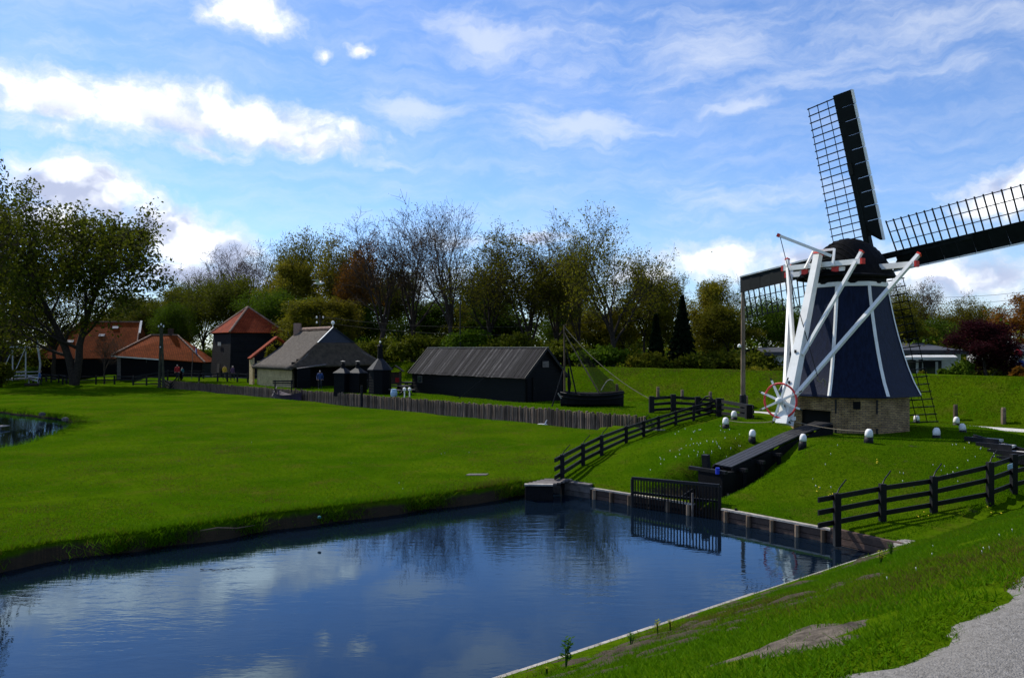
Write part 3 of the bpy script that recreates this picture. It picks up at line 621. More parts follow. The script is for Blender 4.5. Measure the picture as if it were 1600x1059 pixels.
# ------------------------------------------------------------------ fences
def fence(name, label, posts, hs, rails, pw=.15, rw=.045, rh=.16, ext=(0, 0), side=-1, group=None, m='black_wood', iron_on=(), lights=()):
    p0 = posts[0]; f = thing(name, label, 'fence', p0, group)
    n = len(posts); tops = [p+UP*h for p, h in zip(posts, hs)]
    for i, (p, h) in enumerate(zip(posts, hs)):
        part(f, 'post', MB().beam(p-UP*.4, p+UP*(h), pw, pw, up=(0, 1, 0)), m)
        if i in iron_on:
            q = p+UP*h; part(f, 'iron_spike', MB().tube([q, q+Vector((.08, .05, .12)), q+Vector((.28, .12, .33))], .018, 5), 'iron')
    for i in range(n-1):
        a, b = posts[i], posts[i+1]; d = (b-a); nn = Vector((d.y, -d.x, 0)).normalized()*side*(pw/2+rw/2-.012); d.normalize()
        for k, r in enumerate(rails):
            A_ = a+UP*hs[i]*r+nn+UP*random.uniform(-.012, .012); B_ = b+UP*hs[i+1]*r+nn+UP*random.uniform(-.012, .012)
            if i == 0 and ext[0]: A_ = A_-d*ext[0]
            if i == n-2 and ext[1]: B_ = B_+d*ext[1]
            g = .012 if i % 2 else 0
            part(f, 'rail', MB().beam(A_-nn.normalized()*g, B_-nn.normalized()*g, rw, rh), 'pale_plank' if (i, k) in lights else m)
    return f
pp = [(878.5, 749, 39), (911, 727, 34), (940, 711.5, 31.5), (978.5, 692.5, 26.5), (1005.6, 682, 24.5), (1029, 673, 23), (1056, 664, 22), (1084, 657, 23.5), (1123, 647, 24)]
P = [G(a, b) for a, b, c in pp]
fence('rail_fence', 'long black three-rail fence climbing from the canal towards the mill', P, [c*p.y/FPX for (a, b, c), p in zip(pp, P)], (.86, .53, .20), ext=(.75, .6), iron_on=(0, 1, 2, 3, 4), rh=.14, pw=.15)
for i in (0, 1): pass
pp = [(1308, 829, 58), (1379, 815, 59), (1459, 801, 57), (1547, 785, 63), (1584, 771, 61), (1665, 752, 62)]
P2 = [G(a, b) for a, b, c in pp]
f2 = fence('rail_fence', 'black three-rail fence at right, from the canal corner to the steps', P2, [c*p.y/FPX for (a, b, c), p in zip(pp, P2)], (.86, .54, .20), pw=.155, rh=.125, rw=.045, ext=(.62, .5), iron_on=(0, 1, 2, 3))
d = (P2[4]-P2[3]).normalized(); q = P2[3].lerp(P2[4], .72)+UP*.88-Vector((d.y*-1, d.x, 0))*-.0+Vector((-d.y*0, -.14, 0))
solo('sign_plate', MB().beam(q-d*.16, q+d*.14, .012, .14), 'sign_blue', 'small pale blue plate screwed to the rail near the steps', 'sign', origin=q)
pp = [(1018, 645, 26), (1052, 643, 27), (1090, 645, 24), (1123, 650, 28), (1170, 654, 22)]
P3 = [G(a, b) for a, b, c in pp]
fence('rail_fence', 'far black rail fence with posts before the pale back path', P3, [c*p.y/FPX for (a, b, c), p in zip(pp, P3)], (.84, .5, .16), pw=.3, rh=.17, rw=.06, ext=(0, .4))
# arched gate brace between the two fences
gq = (P3[2]+P3[3])/2
gt = thing('gate', 'low black gate with arched braces beside the far fence', 'gate', P3[2])
a, b = P3[2]-Vector((0, .15, 0)), P3[3]-Vector((0, .15, 0))
part(gt, 'arch', MB().tube([a.lerp(b, i/8)+UP*(.35+.75*math.sin(math.pi*i/8)) for i in range(9)], .05, 6), 'black_wood')
for r in (.3, .62): part(gt, 'gate_rail', MB().beam(a+UP*r, b+UP*r, .05, .12), 'black_wood')
part(gt, 'brace', MB().beam(a+UP*.1, b+UP*.8, .05, .1), 'black_wood')
# bare posts along the back path
for i, (px, py, lab) in enumerate([(964, 617, 'grey wooden marker post by the drying net'), (1028, 622, 'grey wooden post behind the left end of the far fence'), (1066, 625, 'grey wooden post behind the middle of the far fence'), (1110, 628, 'grey wooden post at the dyke foot left of the tall pole'), (1166, 638, 'short grey post right beside the tall wooden pole'),
                                  (1493, 657, 'grey wooden post on the dyke foot, right of the mill'), (1568, 662, 'rightmost grey wooden post on the dyke foot')]):
    g = G(px, py); h = (25 if px > 1300 else 16)*g.y/FPX
    o = thing('marker_post', lab, 'post', g, 'grey posts along the dyke foot'); part(o, 'stem', MB().lathe(g, [(.13, -.3), (.12, h*.9), (.1, h)], 8), 'weathered_wood'); part(o, 'wire_staple', MB().beam(g+Vector((-.02, -.14, h*.8)), g+Vector((.02, -.14, h*.8)), .02, .05), 'iron')
# tall wooden pole
g = G(1161, 648); h = (648-452)*g.y/FPX
o = thing('utility_pole', 'tall weathered wooden pole left of the windmill tail', 'pole', g); part(o, 'shaft', MB().tube([g-UP*.4, g+UP*h], [.15, .11], 8), 'weathered_wood'); part(o, 'foot_sleeve', MB().lathe(g, [(.21, -.2), (.21, 1.2), (.17, 1.25)], 8), 'black_wood')
part(o, 'lamp', MB().lathe(g+Vector((-.22, 0, h*.54)), [(.02, .2), (.12, .12), (.12, 0), (.02, -.03)], 8), 'white_paint')
# ------------------------------------------------------------------ canal edging
def edging(name, label, line, ztop, post_every, bh=.38, bt=.07, coping=.2, mb_='bank_board', mc='pale_plank', mp_='weathered_wood', cat='bank edging', nb=2, inward=-1, post_r=.07, post_up=-.03):
    L = [Vector((x, y, 0)) for x, y in line]; o = thing(name, label, cat, (L[0].x, L[0].y, ztop))
    for a, b in zip(L, L[1:]):
        d = (b-a); n = Vector((-d.y, d.x, 0)).normalized()*inward; ln = d.length; d.normalize(); k = max(1, round(ln/2.6))
        for i in range(k):
            p = a+d*(ln*i/k+.004); q = a+d*(ln*(i+1)/k-.004)
            for j in range(nb):
                z = ztop-.03-bh*(j+.5)/nb-.004*j; part(o, 'board', MB().beam(p+n*(bt/2+.05)+UP*z, q+n*(bt/2+.05)+UP*z, bt, bh/nb-.012), mb_)
            zj = random.uniform(-.012, .012)
            part(o, 'coping', MB().beam(p+n*.06+UP*(ztop+zj), q+n*.06+UP*(ztop+zj+random.uniform(-.01, .01)), coping, .05), mc)
        if post_every:
            m = max(1, int(ln/post_every))
            for i in range(m+1):
                p = a+d*(ln*(i+.25)/(m+.5))+n*(bt+.10); part(o, 'pile', MB().tube([p+UP*-1.2, p+UP*(ztop+post_up)], [post_r, post_r*random.uniform(.85, 1)], 7), mp_)
    return o
edging('canal_edging', 'pale timber edging along the near canal bank', [tl(.0, -24), tl(0, -12), (.19, 11.7), (4.8, 15.45), (9.4, 19.2)], -.17, 0, bh=.5, coping=.2, inward=1, mc='pale_plank')
edging('canal_edging', 'brown boarded bank at the canal corner below the right fence', [(9.4, 19.2), (8.4, 20.9)], -.06, 0, bh=.5, bt=.09, inward=1, mc='bank_board', nb=3, coping=.16)
edging('canal_edging', 'brown boarded bank with round piles below the mill mound', [(8.4, 20.9), (6.25, 23.57)], -.10, .75, inward=1)
edging('canal_edging', 'brown boarded bank left of the slatted water gate', [(5.6, 24.3), (2.75, 27.15)], -.10, .75, inward=1)
edging('canal_edging', 'grey heavy timber bank between the jetty and the brown boards', [(2.75, 27.15), (1.45, 28.35)], .0, 0, bh=.5, bt=.12, mb_='grey_plank', mc='grey_plank', nb=2, inward=1, coping=.34)
# corner slab
g = Vector((9.5, 19.25, -.1)); solo('corner_slab', MB().slab([(9.25, 18.9, -.06), (9.95, 19.2, -.05), (9.65, 19.75, -.05), (9.15, 19.55, -.06)], .14), 'pale_plank', 'pale flat slab closing the canal corner', 'slab', origin=g)
# jetty
jt = thing('jetty', 'small plank jetty standing in the canal below the rail fence', 'jetty', (1.0, 26.9, ZW))
for i in range(6):
    p = Vector((.52+.17*i, 27.75-.21*i*.0, .1)); a = Vector((.42, 26.75, .07))+Vector((.14, .2, 0))*i; b = a+Vector((.95, -.05, 0)); part(jt, 'plank', MB().beam(a, b, .2, .05), 'pale_plank' if i == 0 else 'grey_plank')
for x, y in ((.5, 26.8), (1.3, 26.75), (.95, 27.75), (1.75, 27.7)): part(jt, 'leg', MB().tube([(x, y, -1.2), (x, y, .04)], .07, 6), 'tarred_wood')
for s in (0, 1): part(jt, 'crossbeam', MB().beam((.45+.35*s, 26.85+.75*s, -.02), (1.35+.35*s, 26.8+.75*s, -.02), .08, .12), 'tarred_wood')
part(jt, 'side_skirt', MB().slab([(.45, 26.72, .02), (.45, 26.72, -.5), (1.3, 26.68, -.5), (1.3, 26.68, .02)], .04), 'tarred_wood')
# slatted water gate
ga, gb = Vector((3.95, 25.75, 0)), Vector((6.25, 23.95, 0))
ga = Vector(((988-800)/FPX*25.6, 25.6, 0)); gb = Vector(((1124-800)/FPX*23.7, 23.7, 0))
wg = thing('water_gate', 'black slatted trash rack standing in the canal before the chute', 'water gate', (ga.x, ga.y, ZW))
part(wg, 'top_rail', MB().beam(ga+UP*.47, gb+UP*.55, .10, .09), 'black_wood'); part(wg, 'middle_rail', MB().beam(ga+UP*.0+Vector((.04, .06, 0)), gb+UP*.06+Vector((.04, .06, 0)), .06, .08), 'black_wood'); part(wg, 'low_rail', MB().beam(ga+UP*-.34+Vector((.04, .06, 0)), gb+UP*-.34+Vector((.04, .06, 0)), .06, .08), 'black_wood')
for i in range(29):
    f = (i+.0)/28; p = ga.lerp(gb, f); w = .09 if i in (0, 28) else .036
    part(wg, 'slat', MB().beam(p+UP*-1.1, p+UP*(.45+.08*f), w, w*1.3, up=(0, 1, 0)), 'black_wood')
p = ga.lerp(gb, .72)+Vector((-.05, -.06, 0)); part(wg, 'gauge_post', MB().beam(p+UP*-.9, p+UP*.25, .05, .05, up=(0, 1, 0)), 'grey_plank')
# chute from the mill to the canal
ce = Vector((7.15, 27.15, .62)); cs = Vector((12.05, 30.95, 1.74)); cm = Vector((10.3, 29.6, 1.42)); cd = Vector((.79, .613, 0)); cn = Vector((-.613, .79, 0))
ch = thing('chute', 'black plank-covered water chute running down from the mill to the canal', 'chute', (ce.x, ce.y, 0))
for i in range(4):
    w = -.27+.18*i
    part(ch, 'deck_plank', MB().beam(ce+cn*w+UP*(.004*i), cm+cn*w+UP*(.004*i), .168, .05), 'duct_plank'); part(ch, 'deck_plank', MB().beam(cm+cn*w+UP*(.006+.004*i), cs+cn*w+UP*(.006+.004*i), .168, .05), 'duct_plank')
for s in (-1, 1): part(ch, 'side_wall', MB().slab([ce+cn*s*.4-UP*.04, ce+cn*s*.4-UP*1.2, cs+cn*s*.4-UP*1.0, cs+cn*s*.4-UP*.04], .06), 'tarred_wood')
for f in (.06, .22, .38):
    q = ce.lerp(cs, f); part(ch, 'cross_bearer', MB().beam(q-cn*.7-UP*.16, q+cn*.65-UP*.16, .14, .11), 'black_wood'); part(ch, 'bearer_leg', MB().beam(q-cn*.6-UP*1.3, q-cn*.6-UP*.16, .12, .12, up=(0, 1, 0)), 'tarred_wood')
hb = part(ch, 'outlet_box', MB().box((-.25, -.5, -1.3), (.4, .5, .0)), 'tarred_wood', world=False)
hb.location = ce-Vector((ch.location))-cd*.42-UP*.12; hb.rotation_euler.z = math.atan2(cd.y, cd.x)
part(ch, 'head_beam', MB().beam(ce-cd*.62-cn*.62-UP*.09, ce-cd*.62+cn*.9-UP*.09, .14, .11), 'black_wood')
part(ch, 'sluice_post', MB().beam(ce-cd*.3+cn*.42-UP*.3, ce-cd*.38+cn*.42+UP*.38, .24, .16, up=cd), 'black_wood')
q = ce-cd*.72-cn*.35; part(ch, 'winch_handle', MB().tube([q+UP*-.15, q+UP*.06], .07, 8), 'blue_plastic')
# outfall between gate and chute
of = thing('outfall', 'dark boarded outfall mouth under the chute, behind the water gate', 'outfall', (6.0, 25.5, ZW))
for s in (-1, 1): part(of, 'wing_board', MB().slab([Vector((5.9, 23.95, -.02))+cn*(.35*(s+1)*.5)+cn*(.9*s-.1), Vector((5.9, 23.95, -1.1))+cn*(.9*s-.1), ce-cd*.6+cn*.7*s-UP*1.6, ce-cd*.6+cn*.7*s-UP*.75], .06), 'tarred_wood')
# steps
stp = thing('garden_steps', 'earth steps with dark timber risers going up the mound at right', 'steps', G(1590, 722))
for i, (px, py) in enumerate([(1590, 722), (1575, 711), (1556, 700), (1537, 691)]):
    g = G(px, py)+UP*.1; dd = Vector((.62, -.78, 0)); part(stp, 'riser', MB().beam(g-dd*.55+Vector((-.2, -.2, -.02)), g+dd*.55+Vector((-.2, -.2, -.02)), .08, .2), 'black_wood'); part(stp, 'tread', MB().slab([g-dd*.5+Vector((-.15, -.15, .03)), g+dd*.5+Vector((-.15, -.15, .03)), g+dd*.5+Vector((.3, .25, .03)), g-dd*.5+Vector((.3, .25, .03))], .08), 'pale_gravel')
part(stp, 'side_board', MB().beam(G(1521, 688)+UP*.14, G(1600, 712)+UP*.16, .07, .16), 'black_wood')
# dark retaining board by the back path
a, b = Vector((25.6, 41.6, .16)), Vector((31.5, 36.5, .16)); rb = thing('retaining_wall', 'low dark timber retaining wall at the right edge, below the back path', 'retaining wall', a)
for i in range(2): part(rb, 'board', MB().beam(a+UP*(-.3+.3*i), b+UP*(-.3+.3*i), .1, .29), 'black_wood')
for i in range(5): q = a.lerp(b, i/4)+Vector((-.1, -.1, 0)); part(rb, 'stake', MB().beam(q-UP*.7, q+UP*.14, .14, .14, up=(0, 1, 0)), 'tarred_wood')
# slab, litter and driftwood on the meadow
g = G(745, 742); solo('concrete_slab', MB().slab([g+Vector((-.4, -.15, .025)), g+Vector((.35, -.2, .03)), g+Vector((.42, .15, .03)), g+Vector((-.3, .2, .02))], .1), 'grey_plank', 'grey slab lying in the meadow grass near the fence', 'slab', origin=g)
g = G(346, 831); solo('driftwood', MB().tube([g+Vector((-.5, -.1, .05)), g+Vector((-.1, .02, .1)), g+Vector((.35, .1, .07)), g+Vector((.75, .3, .1))], [.012, .018, .014, .006], 5), 'weathered_wood', 'bleached stick lying on the grassy canal bank', 'branch', origin=g)
g = G(499, 810); solo('litter', MB().lathe(g, [(.02, .0), (.055, .02), (.045, .06), (.012, .075)], 7), 'coat_teal', 'bit of turquoise litter on the canal bank', 'litter', origin=g)
# ================================================================== village behind the palisade
D2 = Vector((-.62, .785, 0)); E2 = Vector((.785, .62, 0)); VG = .7
def pal(s, v, z=0.): p = PAL0+PALD*s+PALN*v; return Vector((p[0], p[1], z))
# palisade of round stakes
pl = thing('palisade', 'weathered palisade of close-set stakes holding the village bank above the ditch', 'palisade', pal(0, 0, -.4))
stakes = []
for k in range(6):
    r = [.088, .095, .082, .1, .09, .078][k]; mb = MB().tube([(0, 0, -.5), (0, 0, .9), (.006*k-.015, 0, 1.22)], [r, r*.97, r*.86], 7); stakes.append(mb.mesh('stake', 'weathered_wood'))
s = -.25; k = 0; rest = MB()
while s < 78:
    h = random.uniform(-.07, .06)+(.10 if random.random() < .06 else 0)
    p = pal(s, -.06+random.uniform(-.02, .02), -.52+h-.10*min(1, max(0, (s-30)/30)))
    if k < 298: inst(pl, 'stake', stakes[k % 6], p-Vector(pl.location), (random.uniform(-.03, .03), random.uniform(-.03, .03), random.uniform(0, 6)))
    else: rest.tube([p+UP*-.4, p+UP*1.2], .09, 5)
    s += random.uniform(.165, .195); k += 1
tag(part(pl, 'stake_row', rest, 'weathered_wood'), kind='stuff')
# generic gabled solids
def gable_walls(par, C, L, Wd, h, rise, m, mw=None, name='wall', z0=-.3):
    """four walls on a rectangle C + D2*L, C + E2*Wd; gables at the D2 ends"""
    A, B, Cc, Dd = C, C+E2*Wd, C+E2*Wd+D2*L, C+D2*L
    def q(a, b, apex=None, mm=m):
        vs = [a+UP*z0, b+UP*z0, b+UP*h]+([(a+b)/2+UP*(h+rise)] if apex else [])+[a+UP*h]; part(par, name, MB().slab(vs, .15), mm, uv=True)
    e = .004
    q(A+D2*0, B, True); q(Cc, Dd, True); q(Dd, A, None, mw or m); q(B, Cc)
# --- black barn with plank roof
C = Vector((1.03, 58.7, VG)); L_, W_ = 16.0, 3.7
bn = thing('barn', 'long black wooden barn with a silvery plank roof behind the palisade', 'barn', C)
gable_walls(bn, C, L_, W_, 2.02, 1.86, 'black_boards')
rid = C+E2*W_/2+UP*3.96; ov = .28
for side in (0, 1):
    n = 66
    for i in range(n):
        f = i/n*(L_+.5)-.25; wv = (L_+.5)/n-.012; j = random.uniform(-.018, .018)
        e0 = C+E2*(-ov if side == 0 else W_+ov)+UP*(2.02-.30+j)+D2*(f+wv/2); r0 = rid+D2*(f+wv/2)+UP*(.02+j)
        part(bn, 'roof_plank', MB().beam(e0, r0, wv, .03, up=(0, 0, 1)), random.choice(('roof_plank', 'roof_plank', 'roof_plank', 'roof_plank_pale')), uv=True)
part(bn, 'ridge_board', MB().beam(rid-D2*.28+UP*.06, rid+D2*(L_+.28)+UP*.06, .2, .05), 'pale_plank')
for f in (0, L_):
    for s, a in ((-ov, 0), (W_+ov, 1)): part(bn, 'barge_board', MB().beam(C+E2*s+D2*(f-.27 if f == 0 else f+.27)+UP*1.74, rid+D2*(f-.27 if f == 0 else f+.27)+UP*-.02, .05, .18), 'black_wood')
part(bn, 'eave_board', MB().beam(C-E2*.14+UP*1.82-D2*.2, C-E2*.14+UP*1.82+D2*(L_+.2), .05, .12), 'black_wood')
w = C+D2*14.6-E2*.05+UP*1.25; fw = part(bn, 'window', MB().beam(w-D2*.35, w+D2*.35, .06, .6), 'grey_plank'); part(fw, 'pane', MB().beam(w-D2*.28-E2*.02, w+D2*.28-E2*.02, .05, .48), 'glass')
w = C+E2*W_/2-D2*.05+UP*2.75; part(bn, 'loft_hatch', MB().beam(w-E2*.3, w+E2*.3, .06, .45), 'grey_plank')
dr = part(bn, 'door', MB().beam(C+E2*1.1-D2*.06+UP*0, C+E2*1.1-D2*.06+UP*1.8, 1.0, .05, up=D2), 'tarred_wood'); part(dr, 'handle', MB().beam(C+E2*.75-D2*.1+UP*.9, C+E2*.75-D2*.1+UP*1.05, .04, .04), 'iron')
part(bn, 'stay_pole', MB().beam(C+D2*7-E2*1.3-UP*.1, C+D2*4.6-E2*.1+UP*1.9, .06, .06), 'black_wood')
# --- thatched farmhouse
C = Vector((-21.7, 79, VG)); L_, W_ = 9.4, 9.6
th = thing('farmhouse', 'thatched farmhouse with pale brick side wall and black gablet', 'house', C)
A, B, Cc, Dd = C, C+E2*W_, C+E2*W_+D2*L_, C+D2*L_
def wq(par, nm, a, b, z0, z1, m): return part(par, nm, MB().slab([a+UP*z0, b+UP*z0, b+UP*z1, a+UP*z1], .2), m, uv=True)
sw = wq(th, 'side_wall', Dd, A, -.4, 2.35, 'house_brick')
wq(th, 'front_wall', A, A+E2*.5, -.4, 2.6, 'black_boards'); wq(th, 'front_wall', A+E2*5.4, B, -.4, 2.9, 'black_boards'); wq(th, 'front_wall', A+E2*.5, A+E2*5.4, 2.0, 2.9, 'black_boards'); wq(th, 'back_wall', Cc, Dd, -.4, 2.6, 'house_brick'); wq(th, 'side_wall', B, Cc, -.4, 2.4, 'black_boards')
part(th, 'porch_back', MB().slab([A+E2*.5+D2*1.6-UP*.3, A+E2*5.4+D2*1.6-UP*.3, A+E2*5.4+D2*1.6+UP*2.4, A+E2*.5+D2*1.6+UP*2.4], .1), 'opening_dark')
for u in (3.2, 4.3):
    q = A+D2*u-E2*.02+UP*1.95; f = part(sw, 'window', MB().beam(q-D2*.22, q+D2*.22, .08, .34), 'black_wood'); 
Rh = 6.0; o_ = .55; ez = 2.05
r0, r1 = C+E2*W_/2+D2*1.2+UP*Rh, C+E2*W_/2+D2*(L_+.2)+UP*Rh
el0, el1 = A-E2*o_-D2*o_+UP*ez, Dd-E2*o_+D2*o_*.6+UP*ez; er0, er1 = B+E2*o_-D2*o_+UP*(ez+.25), Cc+E2*o_+D2*o_*.6+UP*(ez+.25)
hipz = 5.0
def on(e, r, z): return e.lerp(r, (z-e.z)/(r.z-e.z))
gl, gr_ = on(el0, r0, hipz+VG*0+.25), on(er0, r0, hipz+.25)
def sag(mb, quad, n=10, m=10, amt=.25, th_=.32):
    a, b, c, d = [Vector(p) for p in quad]; nn = (b-a).cross(d-a).normalized(); vs = []
    for i in range(n+1):
        for j in range(m+1):
            u, v = i/n, j/m; p = a.lerp(b, u).lerp(d.lerp(c, u), v); vs.append(p-nn*amt*math.sin(math.pi*v)*.8+nn*.06*mnoise.noise((p.x*.9, p.y*.9, p.z*.9)))
    k = (n+1)*(m+1); vs += [p-nn*th_ for p in vs]; F = []
    for i in range(n):
        for j in range(m):
            q = i*(m+1)+j; F += [(q, q+m+1, q+m+2, q+1), (k+q, k+q+1, k+q+m+2, k+q+m+1)]
    for i in range(n): q = i*(m+1); F += [(q, k+q, k+q+m+1, q+m+1), (q+m, q+2*m+1, k+q+2*m+1, k+q+m)]
    for j in range(m): F += [(j, j+1, k+j+1, k+j), (n*(m+1)+j, k+n*(m+1)+j, k+n*(m+1)+j+1, n*(m+1)+j+1)]
    return mb.add(vs, F)
r00 = r0-UP*.0
part(th, 'thatch_slope', sag(MB(), [el1, el0, r0, r1], amt=.28), 'thatch', smooth=True)
part(th, 'thatch_slope', sag(MB(), [er0, er1, r1, r0], amt=.28), 'thatch', smooth=True)
part(th, 'thatch_hip', sag(MB(), [el0-D2*.05, er0-D2*.05, gr_-D2*.1, gl-D2*.1], amt=.22), 'thatch_brown', smooth=True)
gb = part(th, 'gablet', MB().slab([gl-D2*.12, gr_-D2*.12, r0-D2*.2+UP*.1], .12), 'gablet_blue', uv=True)
part(gb, 'barge_board', MB().beam(gl-D2*.2, r0-D2*.3+UP*.16, .05, .16, up=D2), 'white_paint'); part(gb, 'barge_board', MB().beam(gr_-D2*.2, r0-D2*.3+UP*.16, .05, .16, up=D2), 'gablet_blue')
part(gb, 'ball_finial', MB().lathe(r0-D2*.25+UP*.2, [(.04, 0), (.05, .2), (.16, .28), (.19, .42), (.14, .56), (.02, .6)], 10), 'white_paint')
n = 24
for i in range(n): part(th, 'ridge_tile', MB().tube([r0.lerp(r1, i/n)+UP*.02, r0.lerp(r1, (i+.93)/n)+UP*.02], [.25, .23], 8), 'ridge_tile')
ck = C+E2*(W_/2-.3)+D2*(L_-.2); part(th, 'chimney', MB().box(ck+Vector((-.35, -.35, 4.5)), ck+Vector((.35, .35, Rh+.75))), 'ridge_tile')
part(th, 'porch_roof', MB().slab([A-D2*1.0+E2*.1+UP*2.0, A-D2*1.0+E2*3.2+UP*2.35, A+E2*3.4+UP*2.45, A+E2*.3+UP*2.1], .07), 'grey_plank')
part(th, 'porch_side', MB().slab([A-D2*.9+E2*.15-UP*.2, A-D2*.9+E2*1.5-UP*.2, A-D2*.9+E2*1.5+UP*2.1, A-D2*.9+E2*.15+UP*1.95], .08), 'black_boards', uv=True)
# red-tiled wing
wg_ = Dd-E2*1.5+D2*.3; q = [wg_-E2*2.6+UP*2.6, wg_+E2*2.2+UP*2.6, wg_+E2*2.2+D2*3+UP*4.9, wg_-E2*.2+D2*3+UP*4.9]
part(th, 'wing_roof', MB().slab([Dd+E2*2.6+D2*1.6+UP*5.28, Dd+E2*2.6+D2*.7+UP*5.28, Dd+E2*5.6+D2*.4+UP*3.2, Dd+E2*5.6+D2*1.6+UP*3.2], .15), 'roof_tile', uv=True)
part(th, 'wing_roof', MB().slab([Dd-E2*.5+D2*1.6+UP*2.9, Dd-E2*.6+D2*.4+UP*2.9, Dd+E2*2.6+D2*.7+UP*5.3, Dd+E2*2.6+D2*1.6+UP*5.3], .15), 'roof_tile', uv=True)
part(th, 'wing_wall', MB().box((Dd-E2*.3+D2*.9).to_tuple()[:2]+(VG-.4,), (Dd+E2*2.2+D2*3.5).to_tuple()[:2]+(3.6,)) if False else MB().slab([Dd-E2*.3+D2*1.5-UP*.4, Dd-E2*.3+D2*.5-UP*.4, Dd-E2*.3+D2*.5+UP*2.95, Dd-E2*.3+D2*1.5+UP*2.95], .2), 'house_brick', uv=True)
# --- square tarred tower with pyramid roof
C = Vector((-37.9, 108, VG)); a_ = 7.2; fl = .55
tw = thing('tarred_tower', 'square black boarded tower barn with a red pyramid tile roof', 'barn', C)
cn4 = [C, C+E2*a_, C+E2*a_+D2*a_, C+D2*a_]; ctr = (cn4[0]+cn4[2])/2
for k in range(4):
    p, q = cn4[k], cn4[(k+1) % 4]; o1 = (p-ctr)*.11; o2 = (q-ctr)*.11
    wl = part(tw, 'wall', MB().slab([p+o1-UP*.4, q+o2-UP*.4, q+UP*6.3, p+UP*6.3], .15), 'tower_boards', uv=True)
    e = 1.10; pr, qr = ctr+(p-ctr)*e, ctr+(q-ctr)*e; apex = ctr+UP*9.85
    part(tw, 'roof_face', MB().slab([pr+UP*6.15, qr+UP*6.15, apex], .12), 'roof_tile', uv=True)
    nn = 16
    for i in range(nn): part(tw, 'hip_tile', MB().tube([(pr+UP*6.2).lerp(apex, i/nn), (pr+UP*6.2).lerp(apex, (i+.92)/nn)], [.16, .14], 6), 'ridge_tile')
    if k == 3:
        m1 = p.lerp(q, .45)+(p.lerp(q, .45)-ctr)*.06-D2*0; nrm = -E2
        for u in (.4, .5): w = p.lerp(q, u)+nrm*.28+UP*4.6; part(wl, 'window', MB().beam(w-D2*.15, w+D2*.15, .1, .5), 'curtain')
        w = p.lerp(q, .5)+nrm*.62; part(wl, 'door', MB().beam(w-UP*.2, w+UP*1.9-nrm*.15, 1.0, .08, up=nrm), 'opening_dark')
# --- left farm buildings
def hip_house(par, C, X, Yv, L, Wd, h, rh, i0, i1, mroof, mwall, ov=.5, drop=0):
    """walls on C + X*L, C + Yv*Wd; ridge along X from i0 to L-i1; drop lowers the eave at the far X end"""
    P4 = [C, C+X*L, C+X*L+Yv*Wd, C+Yv*Wd]
    for k in range(4): part(par, 'wall', MB().slab([P4[k]-UP*.4, P4[(k+1) % 4]-UP*.4, P4[(k+1) % 4]+UP*(h-(drop if k in (0, 1) else 0)), P4[k]+UP*(h-(drop if k in (1, 2) else 0))], .15), mwall, uv=True)
    e = [C-X*ov-Yv*ov+UP*(h-.15), C+X*(L+ov)-Yv*ov+UP*(h-.15-drop), C+X*(L+ov)+Yv*(Wd+ov)+UP*(h-.15-drop), C-X*ov+Yv*(Wd+ov)+UP*(h-.15)]
    r = [C+X*i0+Yv*Wd/2+UP*rh, C+X*(L-i1)+Yv*Wd/2+UP*rh]
    for poly in ([e[0], e[1], r[1], r[0]], [e[2], e[3], r[0], r[1]], [e[1], e[2], r[1]], [e[3], e[0], r[0]]): part(par, 'roof_face', MB().slab(poly, .14), mroof, uv=True)
    for p, q in ((r[0], r[1]), (e[0], r[0]), (e[1], r[1])):
        k = max(2, int((q-p).length/.6))
        for i in range(k): part(par, 'ridge_tile', MB().tube([p.lerp(q, i/k)+UP*.03, p.lerp(q, (i+.94)/k)+UP*.03], [.14, .12], 6), 'ridge_tile')
    return e, r
Xv = Vector((.985, .17, 0)); Yv_ = Vector((-.17, .985, 0))
C = Vector((-55.4, 112, VG)); hA = thing('farmhouse', 'low black farmhouse with a hipped orange tile roof behind the rail fence', 'house', C)
e, r = hip_house(hA, C, Xv, Yv_, 11.4, 8, 3.15, 5.9, 3.6, 4.2, 'old_roof_tile', 'black_boards', drop=1.0)
part(hA, 'fascia', MB().beam(e[0]+UP*-.1-Yv_*.04, e[0].lerp(e[1], .52)+UP*-.1-Yv_*.04, .06, .16), 'white_paint')
part(hA, 'extension_wall', MB().slab([C-Yv_*.06-UP*.3+Xv*.1, C-Yv_*.06+Xv*.6-UP*.3, C-Yv_*.06+Xv*.6+UP*2.8, C-Yv_*.06+Xv*.1+UP*2.8], .1), 'grey_plank')
for u in (4, 6): q = C+Xv*u-Yv_*.1+UP*2.55; part(hA, 'bracket', MB().beam(q, q-UP*.6, .08, .06, up=Xv), 'grey_plank')
ck = r[1]+Vector((-1.0, 0, -.6)); part(hA, 'chimney', MB().box(ck+Vector((-.3, -.3, 0)), ck+Vector((.3, .3, 1.6))), 'bank_board')
C = Vector((-73, 122, VG)); hB = thing('farmhouse', 'long tall farmhouse with a red tile roof behind the big tree', 'house', C)
e, r = hip_house(hB, C, Xv, Yv_, 14.2, 10, 2.6, 8.2, 5.2, .2, 'old_roof_tile', 'black_boards')
part(hB, 'gable_board', MB().beam(r[1]+Xv*.15+UP*.25, r[1].lerp(e[1], .35)+Xv*.15+UP*.25, .06, .3, up=Xv), 'white_paint')
for px, py in ((131, 523), (149, 512), (91, 530)):
    f = {131: (.60, .62), 149: (.72, .84), 91: (.30, .45)}[px]; q = e[0].lerp(e[1], f[0]).lerp(r[0].lerp(r[1], max(0, (f[0]-.3)/.7)), f[1])-Yv_*.04+UP*.05
    part(hB, 'roof_window', MB().beam(q-Xv*.45, q+Xv*.45, .5, .07, up=Vector((0, -.7, .7))), 'curtain')
